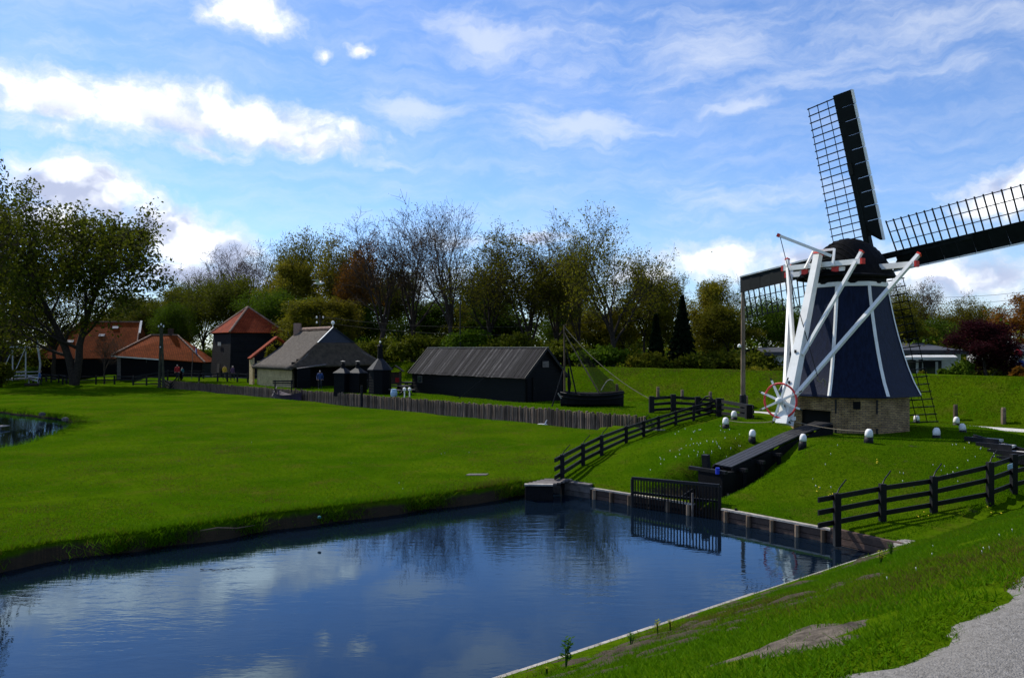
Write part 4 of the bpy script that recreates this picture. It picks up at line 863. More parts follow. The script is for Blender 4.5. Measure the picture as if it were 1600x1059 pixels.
C = Vector((-92, 116, VG)); hC = thing('farmhouse', 'orange-roofed house half hidden at the far left behind the drawbridge', 'house', C); hip_house(hC, C, Xv, Yv_, 12, 8, 2.6, 6.4, 2.5, 2.5, 'old_roof_tile', 'black_boards')
# --- small tarred huts
def hut(px, py, d, w, wall_h, roof_h, n, label, mroof, flue=0, fin=True, name='hut'):
    g = at(px, d); g.z = VG; o = thing(name, label, 'hut', g)
    part(o, 'wall', MB().lathe(g, [(w, -.3), (w*.98, wall_h)], n, rot=.35), 'black_boards', uv=True)
    part(o, 'roof', MB().lathe(g, [(w*1.14, wall_h-.06), (w*1.12, wall_h+.02), (w*.62, wall_h+roof_h*.55), (w*.2, wall_h+roof_h)], n, rot=.35), mroof, uv=False)
    if flue: part(o, 'flue', MB().lathe(g+UP*(wall_h+roof_h*.8), [(w*.25, 0), (w*.2, flue*.8), (w*.28, flue*.82), (w*.05, flue)], 8), 'tarred_wood'); part(o, 'ball', MB().lathe(g+UP*(wall_h+roof_h*.8+flue), [(.02, 0), (.09, .06), (.09, .14), (.02, .2)], 8), 'white_paint' if n > 6 else 'lead_roof')
    return o, g
hut(594, 610, 70, 1.0, 2.1, 1.0, 8, 'eight-sided black smoke hut with a tall pointed flue', 'lead_roof', flue=1.5)
for px, lab in ((536, 'left of two black smoke huts with a bluish roof, before the farmhouse'), (559, 'right of two black smoke huts with a bluish roof, before the farmhouse')):
    o, g = hut(px, 608, 71.5, .82, 1.75, .5, 4, lab, 'lead_roof', flue=.5)
    part(o, 'cowl', MB().lathe(g+UP*2.75, [(.2, 0), (.22, .04), (.05, .1)], 8), 'pale_plank')
g = at(617, 72); g.z = VG; kk = thing('info_kiosk', 'small brown wooden kiosk with a dark pitched roof beside the pointed hut', 'kiosk', g)
for x, y in ((-.5, -.4), (.5, -.4), (-.5, .4), (.5, .4)): part(kk, 'post', MB().beam(g+Vector((x, y, -.2)), g+Vector((x, y, 1.9)), .1, .1, up=(0, 1, 0)), 'bank_board')
part(kk, 'panel', MB().box(g+Vector((-.45, .3, .7)), g+Vector((.45, .36, 1.8))), 'bank_board'); part(kk, 'poster', MB().box(g+Vector((.0, .27, .9)), g+Vector((.35, .295, 1.3))), 'flag_red')
for s in (-1, 1): part(kk, 'roof_face', MB().slab([g+Vector((0, -.6, 2.4)), g+Vector((0, .6, 2.4)), g+Vector((s*.75, .6, 1.85)), g+Vector((s*.75, -.6, 1.85))], .06), 'tarred_wood')
# picnic tables between hut and barn
for i, (px, d, lab) in enumerate(((628, 68, 'nearer dark picnic table between the pointed hut and the barn'), (640, 76, 'farther dark picnic table beside the barn end'))):
    g = at(px, d); g.z = VG; t = thing('picnic_table', lab, 'picnic table', g, 'picnic tables by the barn')
    part(t, 'table_top', MB().beam(g-D2*.9+UP*.75, g+D2*.9+UP*.75, .7, .05), 'black_wood')
    for s in (-1, 1): part(t, 'bench', MB().beam(g-D2*.9+E2*.65*s+UP*.45, g+D2*.9+E2*.65*s+UP*.45, .26, .05), 'grey_plank')
    for s in (-.6, .6): part(t, 'frame', MB().beam(g+D2*s-E2*.6, g+D2*s+E2*.1+UP*.74, .06, .1).beam(g+D2*s+E2*.6, g+D2*s-E2*.1+UP*.74, .06, .1).beam(g+D2*s-E2*.7+UP*.42, g+D2*s+E2*.7+UP*.42, .05, .08), 'black_wood')
for dx, lab in ((632, 'left white cup standing near the picnic tables'), (640, 'right white cup standing near the picnic tables')):
    g = at(dx, 64); g.z = VG+.55; solo('lantern', MB().lathe(g, [(.05, -.55), (.05, 0), (.13, .02), (.13, .2), (.03, .28)], 8), 'white_paint', lab.replace('cup', 'lantern'), 'lantern', 'white lanterns by the barn', origin=g)
# bench by the farmhouse
g = at(443, 76); g.z = VG; bq = thing('bench', 'dark slatted bench before the pale brick wall', 'bench', g)
part(bq, 'seat', MB().beam(g-Xv*.9+UP*.45, g+Xv*.9+UP*.45, .4, .06), 'black_wood')
for z in (.65, .85): part(bq, 'back_slat', MB().beam(g-Xv*.95+Yv_*-.2+UP*z, g+Xv*.95+Yv_*-.2+UP*z, .05, .13), 'black_wood')
for s in (-.75, .75): part(bq, 'leg', MB().beam(g+Xv*s-Yv_*.2-UP*.2, g+Xv*s-Yv_*.2+UP*.95, .09, .09, up=(0, 1, 0)), 'black_wood')
g = pal(25.6, .35, VG); solo('barrel', MB().lathe(g, [(.2, -.1), (.27, .15), (.28, .35), (.22, .62), (.05, .64)], 12), 'sign_blue', 'pale blue-grey barrel on the bank behind the palisade', 'barrel', origin=g)
# --- boat rig with drying net
g = Vector((6.0, 52.6, .62)); g = at(925, 54.5); g.z = .62
bt = thing('barge', 'tarred wooden barge on the bank with a mast and drying net', 'boat', g)
mb = MB(); stn = []
for i in range(11):
    u = i/10; x = -2.15+4.3*u; wdt = .85*(1-abs(2*u-1)**3.2)+.12; sh = .16*(2*u-1)**2
    stn += [Vector((x, -wdt, .98+sh)), Vector((x, -wdt*.8, .25)), Vector((x, 0, -.1)), Vector((x, wdt*.8, .25)), Vector((x, wdt, .98+sh)), Vector((x, wdt-.1, .92+sh)), Vector((x, 0, .75)), Vector((x, -wdt+.1, .92+sh))]
mb.add([g+p for p in stn], [(i*8+j, i*8+(j+1) % 8, i*8+8+(j+1) % 8, i*8+8+j) for i in range(10) for j in range(8)]+[tuple(range(8))[::-1], tuple(range(80, 88))]); part(bt, 'hull', mb, 'tarred_wood')
part(bt, 'wale', MB().tube([g+stn[i*8]+Vector((0, -.03, -.12)) for i in range(11)], .05, 5), 'black_wood'); part(bt, 'wale', MB().tube([g+stn[i*8]+Vector((0, -.03, -.38)) for i in range(11)], .035, 5), 'black_wood')
mt = g+Vector((-1.85, 0, 0)); top = mt+Vector((-.05, 0, 5.6))
part(bt, 'mast', MB().tube([mt-UP*.3, top], [.08, .05], 7), 'weathered_wood')
sp = [g+Vector((.55, .1, .9)), top-UP*.5]; part(bt, 'sprit', MB().tube(sp, [.06, .04], 6), 'weathered_wood')
part(bt, 'stay', MB().tube([mt+Vector((-.95, -.4, -.1)), mt+Vector((-.02, 0, 2.9))], .05, 6), 'black_wood'); part(bt, 'stay', MB().tube([mt+Vector((.8, 0, .8)), mt+Vector((.1, 0, 4.0))], .05, 6), 'tarred_wood'); part(bt, 'rolled_sail', MB().tube([mt+Vector((.28, -.1, .8)), mt+Vector((.3, -.1, 1.6)), mt+Vector((.22, -.1, 2.7))], [.05, .14, .04], 7), 'tarred_wood')
nt_ = MB(); vs = []; e1 = g+Vector((2.3, .3, 1.0))
for i in range(15):
    u = i/14; l = top.lerp(g+Vector((.55, 0, 1.0)), u); r_ = (top-UP*.2).lerp(e1, u)+Vector((-.15*math.sin(math.pi*u), 0, -.15*math.sin(math.pi*u)))
    for j in range(7): v = j/6; p = l.lerp(r_, v); vs.append(p+Vector((0, .14*math.sin(v*9+u*5)*u, -.25*math.sin(math.pi*v)*u)))
nt_.add(vs, [(i*7+j, i*7+j+1, i*7+8+j, i*7+7+j) for i in range(14) for j in range(6)]); part(bt, 'net', nt_, 'net', smooth=True)
part(bt, 'net_hoop', MB().tube([g+Vector((.6+.85*i/8, -.1, 1.15+.75*math.sin(math.pi*.5*i/6))) for i in range(9)], .03, 5), 'pale_plank')
part(bt, 'rudder_board', MB().beam(mt+Vector((-.5, -.6, 1.0)), mt+Vector((-.28, -.6, .65)), .05, .08), 'pale_plank')
rope('thin pale rope running from the mast top down to the far fence', top-UP*.1, P3[0]+UP*.8, .5, .02)
# boat moored at the palisade
g = pal(41.5, -.85, -.33); rb_ = thing('rowing_boat', 'dark purple rowing boat moored along the palisade', 'boat', g)
mb = MB(); vs = []; dv = Vector((PALD[0], PALD[1], 0)); nv = Vector((PALN[0], PALN[1], 0))
for i in range(11):
    u = i/10; w = .62*math.sin(math.pi*min(1, .12+u*.88))**.6; z = .55+.35*(2*u-1)**2; c = g+dv*(2.6-5.2*u)
    vs += [c-nv*w+UP*z, c-nv*w*.6, c+nv*w*.6, c+nv*w+UP*z, c+nv*(w-.06)+UP*(z-.02), c+UP*.25, c-nv*(w-.06)+UP*(z-.02)]
mb.add(vs, [(i*7+j, i*7+(j+1) % 7, i*7+7+(j+1) % 7, i*7+7+j) for i in range(10) for j in range(7)]+[tuple(range(7)), tuple(range(70, 77))[::-1]]); part(rb_, 'hull', mb, 'hull_purple')
for f in (-.8, .7): part(rb_, 'thwart', MB().beam(g+dv*f-nv*.5+UP*.5, g+dv*f+nv*.5+UP*.5, .22, .04), 'grey_plank')
part(rb_, 'oar', MB().tube([g+dv*2.1-nv*.6+UP*.35, g+dv*2.9+nv*.3+UP*1.25], .05, 5), 'pale_plank')
g = pal(28.0, -1.2, -.33); st_ = solo('mooring_stake', MB().tube([g-UP*.6, g+UP*1.9], [.12, .1], 7), 'black_wood', 'tall dark mooring stake in the ditch before the thatched farmhouse', 'stake', origin=g)
# --- village fences
def vfence(label, pts, h, rails=(.86, .5), sp=2.6, z=VG, m='black_wood'):
    P = []
    for (a, da), (b, db) in zip(pts, pts[1:]):
        A_, B_ = at(a, da), at(b, db); k = max(1, round((B_-A_).length/sp)); P += [A_.lerp(B_, i/k) for i in range(k)]
    P.append(at(*pts[-1])); P = [Vector((p.x, p.y, hz(p.x, p.y))) for p in P]
    return fence('rail_fence', label, P, [h*random.uniform(.96, 1.05) for _ in P], rails, pw=.16, rh=.13, rw=.06, m=m)
vfence('black rail fence with dark rails along the bank beside the mooring pole', [(208, 101), (250, 101), (283, 99)], 1.15, (.86, .5, .16), sp=2.0)
vfence('black rail fence in front of the square tower and its visitors', [(283, 99), (340, 96.5), (404, 90)], 1.1, sp=2.6)
vfence('black rail fence along the yard of the low farmhouse, beside the big tree', [(98, 104), (150, 104), (208, 103), (262, 103), (318, 106)], 1.15, sp=3.2)
vfence('dark rail fence beside the lane leading to the white drawbridge', [(58, 116), (80, 110), (104, 106)], 1.15, sp=3)
# lattice screens near the hut
vfence('black rail fence behind the two smoke huts', [(574, 76), (600, 74.5), (645, 72)], .95, sp=2.2)
# --- poles
g = at(252, 98); pz = hz(g.x, g.y); h = (590-492)*98/FPX
o = thing('mooring_pole', 'tall tarred double pole with white insulators before the low farmhouse', 'pole', g)
for s in (-1, 1): part(o, 'leg', MB().tube([g+Vector((.28*s, 0, -.3)), g+Vector((.06*s, 0, h*.98))], [.17, .12], 7), 'mossy_wood')
part(o, 'cross_arm', MB().beam(g+Vector((-.35, 0, h*.93)), g+Vector((.35, 0, h*.93)), .1, .1), 'mossy_wood')
for s, z in ((-.3, .99), (.3, .99), (.0, 1.02), (-.1, .66)): part(o, 'insulator', MB().lathe(g+Vector((s, -.05, h*z-.05)), [(.03, -.1), (.09, 0), (.09, .12), (.03, .2)], 7), 'white_paint')
g = at(719, 88); o = thing('lamp_post', 'thin dark lamp post rising behind the plank-roofed barn', 'lamp post', g); h = (578-478)*88/FPX
part(o, 'shaft', MB().tube([g, g+UP*(h+.6)], .06, 6), 'iron'); part(o, 'lamp_head', MB().beam(g+UP*(h+.6), g+UP*(h+.6)+Vector((-.35, 0, .08)), .15, .1), 'curtain')
g = at(500, 92); o = thing('utility_pole', 'slim dark pole with white insulators behind the thatched ridge', 'pole', g); h = (600-494)*92/FPX
part(o, 'shaft', MB().tube([g, g+UP*h], .08, 6), 'bark'); part(o, 'cross_arm', MB().beam(g+UP*(h-.5)-E2*.5, g+UP*(h-.5)+E2*.5, .08, .08), 'bark')
for s, z in ((-.4, -.35), (.4, -.35), (-.4, -.95)): part(o, 'insulator', MB().lathe(g+E2*s+UP*(h+z), [(.03, -.05), (.1, 0), (.09, .16), (.03, .2)], 7), 'white_paint')
g = at(1115, 84); o = thing('lamp_post', 'short pale street lamp before the conifers beyond the dyke', 'lamp post', g); zt = 4.6+13/FPX*84
part(o, 'shaft', MB().tube([(g.x, g.y, .8), (g.x, g.y, zt)], .05, 6), 'curtain'); part(o, 'lamp_head', MB().lathe((g.x, g.y, zt), [(.28, -.04), (.28, .06), (.05, .14)], 10), 'curtain')
# overhead wires
for i, (a, b, sg, lab) in enumerate([((at(500, 92)+UP*(7.6)), at(940, 86)+UP*6.4, .9, 'upper thin overhead wire crossing in front of the wood'), ((at(500, 92)+UP*7.0), at(940, 86)+UP*5.4, .9, 'lower thin overhead wire crossing in front of the wood')]):
    rope(lab, a, b, sg, .018, 'dark_rope', 'overhead_wire')
for i, (ya, yb, lab) in enumerate([(462, 444, 'upper of two high wires in the sky at right'), (472, 455, 'lower of two high wires in the sky at right')]): rope(lab, ray(1385, ya, 170), ray(1680, yb, 150), 1.2, .035, 'dark_rope', 'overhead_wire')
# flag
g = at(299, 104); o = thing('flag', 'red, white and blue flag on a short pole right of the low farmhouse', 'flag', g); part(o, 'flagpole', MB().tube([g, g+Vector((.25, 0, 4.6))], .04, 6), 'grey_plank')
for i, m in enumerate(('flag_red', 'flag_white', 'flag_blue')):
    mb = MB(); vs = []
    for j in range(7):
        u = j/6
        for s in (0, 1): vs.append(g+Vector((.25+.12*i+.13*s+.25*u, .12*math.sin(u*7), 4.55-.35*(i+s)*.55-1.1*u+.12*s)))
    mb.add(vs, [(2*j, 2*j+1, 2*j+3, 2*j+2) for j in range(6)]); part(o, 'flag_band', mb, m)
# --- white drawbridge
g = at(30, 104); dz = Vector((g.x, g.y, VG)); o = thing('drawbridge', 'small white wooden drawbridge at the far left edge', 'bridge', dz)
for s in (-1, 1):
    part(o, 'portal_post', MB().beam(dz+Vector((s*.85, 0, -.2)), dz+Vector((s*.85, 0, 4.1)), .12, .12, up=(0, 1, 0)), 'curtain'); part(o, 'hanger', MB().beam(dz+Vector((s*.8-.3, -2.2, .3)), dz+Vector((s*.8, 0, 4.0)), .07, .07), 'curtain')
    part(o, 'railing', MB().beam(dz+Vector((s*1.1, -3.2, .95)), dz+Vector((s*1.1+.3, 2.5, .9)), .06, .12).beam(dz+Vector((s*1.1, -3.2, .5)), dz+Vector((s*1.1+.3, 2.5, .45)), .06, .12), 'curtain')
part(o, 'lintel', MB().beam(dz+Vector((-1.3, 0, 4.15)), dz+Vector((1.3, 0, 4.15)), .16, .2), 'curtain'); part(o, 'deck', MB().slab([dz+Vector((-1, -3, .12)), dz+Vector((1, -3, .12)), dz+Vector((1.2, 2.6, .12)), dz+Vector((-.9, 2.6, .12))], .15), 'pale_plank')
a = at(45, 106); b = at(60, 101); wr_ = thing('railing', 'short white two-rail railing where the lane leaves the drawbridge', 'railing', a)
for z in (.55, .95): part(wr_, 'rail', MB().beam(a+UP*z, b+UP*z, .07, .17), 'curtain')
for p in (a, b): part(wr_, 'post', MB().beam(p-UP*.2, p+UP*1.1, .12, .12, up=(0, 1, 0)), 'curtain')
a = at(59.5, 108); solo('white_post', MB().tube([a-UP*.2, a+Vector((.3, 0, 2.5)), a+Vector((-.2, 0, 6.2))], .13, 6), 'curtain', 'leaning pale trunk-like post behind the lane, left of the big tree', 'post', origin=a)
# jetty on the pond
g = Vector((-26.9, 41.7, -.3)); g = G(2, 664); g.z = -.2; o = thing('pond_jetty', 'pale little jetty at the left edge of the pond', 'jetty', g)
for i in range(4): part(o, 'plank', MB().beam(g+Vector((-1.6, -.3+.2*i, .12)), g+Vector((.25, -.25+.2*i, .12)), .18, .05), 'pale_plank')
for s in (-.9, .1): part(o, 'leg', MB().tube([g+Vector((s, -.25, -.8)), g+Vector((s, -.25, .1))], .06, 6), 'grey_plank')
for i, (px, py, lab) in enumerate([(66, 647, 'larger grey stone at the pond edge'), (102, 655, 'smaller grey stone at the tip of the pond')]):
    g = G(px, py); mb = MB().lathe(g, [(.2, -.1), (.22, .05), (.14, .12), (.03, .14)], 7); solo('stone', mb, 'grey_plank', lab, 'stone', origin=g)
g = G(49, 603); solo('log', MB().tube([g+Vector((-.8, 0, .15)), g+Vector((.8, .1, .17))], [.2, .17], 8), 'bark', 'dark log lying in the meadow left of the big tree', 'log', origin=g)
# --- white bungalows beyond the dyke
def bungalow(px0, px1, d, ztop, zwall, label, wins, zb=1.0):
    x0, x1 = (px0-800)/FPX*d, (px1-800)/FPX*d; c = Vector((x0, d, zb)); o = thing('bungalow', label, 'house', c); dp = 7
    def W(a, b, z0, z1, m, nm, y=0): return part(o, nm, MB().box((a, d+y-.1, z0), (b, d+y+.1, z1)), m)
    W(x0, x1, zb, zwall, 'render_white', 'front_wall'); part(o, 'side_wall', MB().box((x0, d+.1, zb), (x0+.2, d+dp, zwall)), 'render_white'); part(o, 'side_wall', MB().box((x1-.2, d+.1, zb), (x1, d+dp, zwall)), 'render_white')
    part(o, 'fascia', MB().box((x0-.35, d-.7, zwall), (x1+.35, d-.6, zwall+.32)), 'roof_felt'); part(o, 'roof', MB().slab([(x0-.35, d-.65, zwall+.3), (x1+.35, d-.65, zwall+.3), (x1+.1, d+3.6, ztop), (x0+.1, d+3.6, ztop)], .1), 'roof_felt'); part(o, 'roof', MB().slab([(x1+.35, d+dp+.5, zwall+.3), (x0-.35, d+dp+.5, zwall+.3), (x0+.1, d+3.61, ztop), (x1+.1, d+3.61, ztop)], .1), 'roof_felt')
    for a, b, z0, z1 in wins:
        f = W(a*(x1-x0)+x0, b*(x1-x0)+x0, z0, z1, 'opening_dark', 'window', -.06); part(f, 'pane', MB().box((a*(x1-x0)+x0+.06, d-.19, z0+.06), (b*(x1-x0)+x0-.06, d-.165, z1-.06)), 'glass')
        part(f, 'curtain', MB().box((b*(x1-x0)+x0-.5, d-.205, z0+.1), (b*(x1-x0)+x0-.3, d-.2, z1-.1)), 'curtain')
    return o, x0, x1
bungalow(1196, 1275, 76, 4.75, 4.0, 'white bungalow seen left of the mill body, dark flat roof', [(.14, .42, 1.9, 3.1), (.6, .8, 1.9, 3.1)])
bungalow(1383, 1500, 62, 4.8, 4.2, 'white bungalow right of the mill with a dark roof and striped awning', [(.25, .48, 1.6, 3.85), (.50, .74, 1.8, 3.7)])
x = (1490-800)/FPX*61; aw = thing('awning', 'scalloped white awning along the bungalow right of the mill', 'awning', (x, 61, 3.6)); x0, x1 = (1396-800)/FPX*61, (1492-800)/FPX*61
for i in range(12): a = x0+(x1-x0)*i/12; part(aw, 'flap', MB().slab([(a, 60.6, 3.98), (a+(x1-x0)/12.4, 60.6, 3.98), (a+(x1-x0)/12.4, 61.1, 4.15), (a, 61.1, 4.15)], .03).slab([(a, 60.6, 3.76+.05*(i % 2)), (a+(x1-x0)/12.4, 60.6, 3.76+.05*((i+1) % 2)), (a+(x1-x0)/12.4, 60.6, 3.98), (a, 60.6, 3.98)], .02), 'render_white')
x = (1410-800)/FPX*61
o, *_ = bungalow(1380, 1470, 78, 5.2, 4.4, 'grey flat-roofed bungalow behind the white one right of the mill', [(.3, .5, 2, 3.4)])
o, *_ = bungalow(1586, 1690, 66, 5.0, 4.1, 'white bungalow at the right edge behind the burgundy tree', [(.05, .3, 1.8, 3.3)])
for i, (cx, cz, m, lab) in enumerate([(1591, 552, 'flag_red', 'red balloon-like ornament at the right edge'), (1586, 561, 'flag_white', 'white balloon-like ornament at the right edge'), (1594, 568, 'flag_blue', 'blue balloon-like ornament at the right edge'), (1585, 570, 'coat_purple', 'purple balloon-like ornament at the right edge')]):
    p = Vector(ray(cx, cz, 58)); solo('garden_ornament', MB().lathe(p, [(.03, -.32), (.2, -.22), (.3, 0), (.2, .22), (.03, .3)], 9).tube([p+UP*-.3, p+UP*-1.9], .02, 4), m, lab, 'ornament', 'colourful garden ornaments at the right edge', origin=p)
# --- people
def person(px, d, h, label, coat, hair, face, legs='trousers', arm=0., walk=.15, z=None, name='person', seat=False):
    g = at(px, d); g.z = hz(g.x, g.y) if z is None else z; s = h/1.75
    V = []; E = []; R = []
    def v(x, y, zz, r, p=None):
        V.append((x*s, y*s, zz*s)); R.append(r*s)
        if p is not None: E.append((p, len(V)-1))
        return len(V)-1
    pel = v(0, 0, .95, .15); ab = v(0, .0, 1.1, .15, pel); chs = v(0, .0, 1.30, .17, ab); nk = v(0, 0, 1.47, .065, chs); hd = v(0, -.02, 1.56, .085, nk); h2 = v(0, -.02, 1.64, .1, hd); v(0, 0, 1.71, .07, h2)
    v(0, -.13, 1.60, .02, hd)
    for sx in (-1, 1):
        hp = v(.1*sx, 0, .88, .11, pel); kn = v(.11*sx, -.02-walk*sx, .48, .07, hp); an = v(.12*sx, walk*.9*sx*-1+.05, .09, .045, kn); v(.13*sx, walk*-.9*sx-.14, .04, .04, an)
        sh = v(.19*sx, 0, 1.40, .07, chs); elb = v(.27*sx, .03-arm*.1, 1.13, .05, sh); wr = v(.26*sx, -.06-arm*.25, .90+arm*.15, .035, elb); pm = v(.26*sx, -.09-arm*.3, .83+arm*.16, .038, wr)
        for k in range(5): v(.26*sx+(.025*(k-2)) if k else .26*sx-.05*sx, -.10-arm*.34-.01*abs(k-2), (.75 if k else .80)+arm*.17+.006*abs(k-2), .011, pm)
    me = bpy.data.meshes.new('body'); me.from_pydata(V, E, []); ob = bpy.data.objects.new('body', me); COL.objects.link(ob)
    sk = ob.modifiers.new('skin', 'SKIN'); 
    for i, r in enumerate(R): me.skin_vertices[0].data[i].radius = (r, r); me.skin_vertices[0].data[i].use_root = i == 0
    ob.modifiers.new('sub', 'SUBSURF').levels = 1
    dg = bpy.context.evaluated_depsgraph_get(); m2 = bpy.data.meshes.new_from_object(ob.evaluated_get(dg)); bpy.data.objects.remove(ob)
    m2.materials.clear()
    for m in (legs, coat, 'skin', hair): m2.materials.append(MATS[m])
    for p in m2.polygons:
        c = p.center/s; p.material_index = 0 if c.z < .84 and abs(c.x) < .2 else 2 if (c.z < .9 or c.z > 1.49) else 1
        if c.z > 1.5 and (c.z > 1.66 or c.y > .0): p.material_index = 3
        p.use_smooth = True
    t = thing(name, label, 'person', g); o = bpy.data.objects.new('body', m2); COL.objects.link(o); o.parent = t; t.rotation_euler.z = face; return t
person(277, 101, 1.95, 'person in a red coat standing behind the rail fence', 'coat_red', 'hair_grey', 0.3)
person(285, 102, 1.6, 'person in a teal top just right of the red coat', 'coat_teal', 'hair_dark', -.5)
person(351, 104, 1.85, 'person in dark and yellow clothes before the square tower', 'coat_yellow', 'hair_dark', .8)
person(363.5, 99, 1.9, 'person in a purple jacket right of the one in yellow', 'coat_purple', 'hair_grey', 1.2)
person(62, 101, 1.85, 'person in light blue on the lane by the white railing', 'coat_light', 'hair_grey', 2.0)
person(500, 77.5, 1.85, 'person in a dark blue jacket standing before the dark porch', 'coat_blue', 'hair_grey', .2, arm=.5)
# --- birds
def bird(p, sp, label, wing, m='feather', sit=False):
    p = Vector(p); o = thing('bird', label, 'bird', p); part(o, 'body', MB().tube([p+Vector((-.5, 0, 0))*sp, p+Vector((-.25, 0, .03))*sp, p, p+Vector((.3, 0, .0))*sp, p+Vector((.42, 0, .06))*sp, p+Vector((.56, 0, .02))*sp], [.02*sp, .09*sp, .13*sp, .1*sp, .07*sp, .012*sp], 8), m, smooth=True)
    if wing:
        for s in (-1, 1): part(o, 'wing', MB().slab([p+Vector((.15, .05*s, .05))*sp, p+Vector((.1, .6*s, .3))*sp, p+Vector((-.35, 1.15*s, .22))*sp, p+Vector((-.2, .5*s, .2))*sp, p+Vector((-.2, .05*s, .04))*sp], .02*sp), m)
    else: part(o, 'neck', MB().tube([p+Vector((.3, 0, .05))*sp, p+Vector((.42, 0, .35))*sp, p+Vector((.5, 0, .42))*sp], [.07*sp, .05*sp, .05*sp], 6), m)
    return o
bird(ray(498, 443, 70), .95, 'white gull flying in front of the wood', True)
q = pal(7.2, -1.0, -.25); bird(q, .75, 'white duck swimming in the ditch below the palisade', False)
# --- low timber bench-plank by the fence
g = G(1022, 675); solo('plank', MB().beam(g+Vector((-.75, -.1, .12)), g+Vector((.6, 0, .12)), .14, .05), 'pale_plank', 'pale plank lying at the foot of the climbing fence', 'plank', origin=g)
# ================================================================== trees
def rot_about(d, ang, az):
    d = d.normalized(); a = d.orthogonal().normalized(); b = d.cross(a); return (d*math.cos(ang)+(a*math.cos(az)+b*math.sin(az))*math.sin(ang)).normalized()
def grow_tree(seed, H=20., r0=.42, first=.22, nb=(13, 7, 6, 5), lens=(.42, .5, .5, .5), ang=(.75, .6, .6, .6), tropism=.12, leaves=6000, lsize=.26, spread=.5, wig=.12, fork=1, vase=0., fan=0):
    """skeleton of tapering branches; returns wood and leaf mesh builders (numpy)"""
    rnd = random.Random(seed); wood = MB(); tips = []
    def limb(p, d, L, r, lv):
        ns = (9, 6, 4, 2, 2)[lv]; sides = (8, 5, 4, 3, 3)[lv]; pts = [p.copy()]; dirs = [d.copy()]
        for i in range(ns):
            d = (d+Vector((rnd.gauss(0, wig), rnd.gauss(0, wig), rnd.gauss(0, wig*.6)))*(1 if lv else .55)+UP*tropism*(1 if lv else .3)).normalized(); p = p+d*(L/ns); pts.append(p.copy()); dirs.append(d.copy())
        rr = [max(.020, r*(1-(.72 if lv == 0 else .85)*i/ns)) for i in range(ns+1)]; wood.tube(pts, rr, sides, cap=False)
        if lv >= len(nb)-1: tips.extend([pts[-1], pts[len(pts)//2]])
        if lv >= len(nb): return
        n = nb[lv]; n = max(2, int(n*rnd.uniform(.8, 1.2)))
        for k in range(n):
            t = (first if lv == 0 else .25)+(1-(first if lv == 0 else .25))*((k+rnd.random())/n)**.85; x = t*ns; i = min(ns-1, int(x)); q = pts[i].lerp(pts[i+1], x-i); az = k*2.4+rnd.random()*1.2
            prof = 1.0
            if lv == 0: prof = (1.0-.55*t)*(.55+.9*min(1, (t-first)/.25+.2)*.7)
            nl = L*lens[lv]*prof*rnd.uniform(.75, 1.2); a_ = ang[lv]*rnd.uniform(.75, 1.25)*(1.15-.5*t if lv == 0 else 1)
            limb(q, rot_about(dirs[i], a_, az), nl, max(.017, rr[i]*(.5 if lv == 0 else .55)), lv+1)
    if fan:
        pts = [Vector((rnd.gauss(0, .12)*i/4, rnd.gauss(0, .12)*i/4, -.6+H*.42*i/5)) for i in range(6)]; wood.tube(pts, [r0*(1.25 if i == 0 else 1-.07*i) for i in range(6)], 8, cap=False)
        for k in range(fan):
            t = .62+.38*(k+1)/fan; x = t*5; i = min(4, int(x)); a_ = (.16+.62*((k*.618) % 1))*rnd.uniform(.85, 1.15)
            limb(pts[i].lerp(pts[i+1], x-i), rot_about(UP, a_, k*2.4+rnd.random()*.6), H*.70*(1.06-.38*a_)*rnd.uniform(.85, 1.05), r0*.5, 1)
    for f in range(0 if fan else fork):
        d0 = UP if fork == 1 else rot_about(UP, vase, f*2*math.pi/fork+rnd.random()*.5)
        limb(Vector((0, 0, -.6 if fork == 1 else -.6)), d0, H*(.95 if fork == 1 else .95), r0, 0)
    T = np.array([tuple(t) for t in tips]); rg = np.random.default_rng(seed)
    return wood, T, rg
def leaf_mesh(name, C, rg, size, m, m2=None, frac=.0):
    n = len(C); a = rg.normal(size=(n, 3)); a /= np.linalg.norm(a, axis=1)[:, None]; b = np.cross(a, rg.normal(size=(n, 3))); b /= np.linalg.norm(b, axis=1)[:, None]
    s = size*rg.uniform(.55, 1.3, (n, 1)); V = np.stack([C-a*s, C+b*s*.55, C+a*s, C-b*s*.55], 1).reshape(-1, 3)
    me = bpy.data.meshes.new(name); me.vertices.add(4*n); me.vertices.foreach_set('co', V.ravel()); me.loops.add(4*n); me.loops.foreach_set('vertex_index', np.arange(4*n, dtype=np.int32))
    me.polygons.add(n); me.polygons.foreach_set('loop_start', np.arange(0, 4*n, 4, dtype=np.int32)); me.polygons.foreach_set('loop_total', np.full(n, 4, dtype=np.int32))
    me.materials.append(MATS[m]); me.update(calc_edges=True); return me
TREE = {}
def proto(key, wmat, lmat, nleaf, lsize, clump=.45, **kw):
    w, T, rg = grow_tree(**kw); wm = w.mesh('trunk', wmat, smooth=True); lm = None
    if nleaf:
        C = T[rg.integers(0, len(T), nleaf)]+rg.normal(size=(nleaf, 3))*clump; lm = leaf_mesh('crown', C, rg, lsize, lmat)
    z = np.array([v[2] for v in w.v]); TREE[key] = (wm, lm, float(np.percentile(T[:, 2], 99.5)), float(np.percentile(np.hypot(T[:, 0], T[:, 1]), 84)), T)
    return T, rg
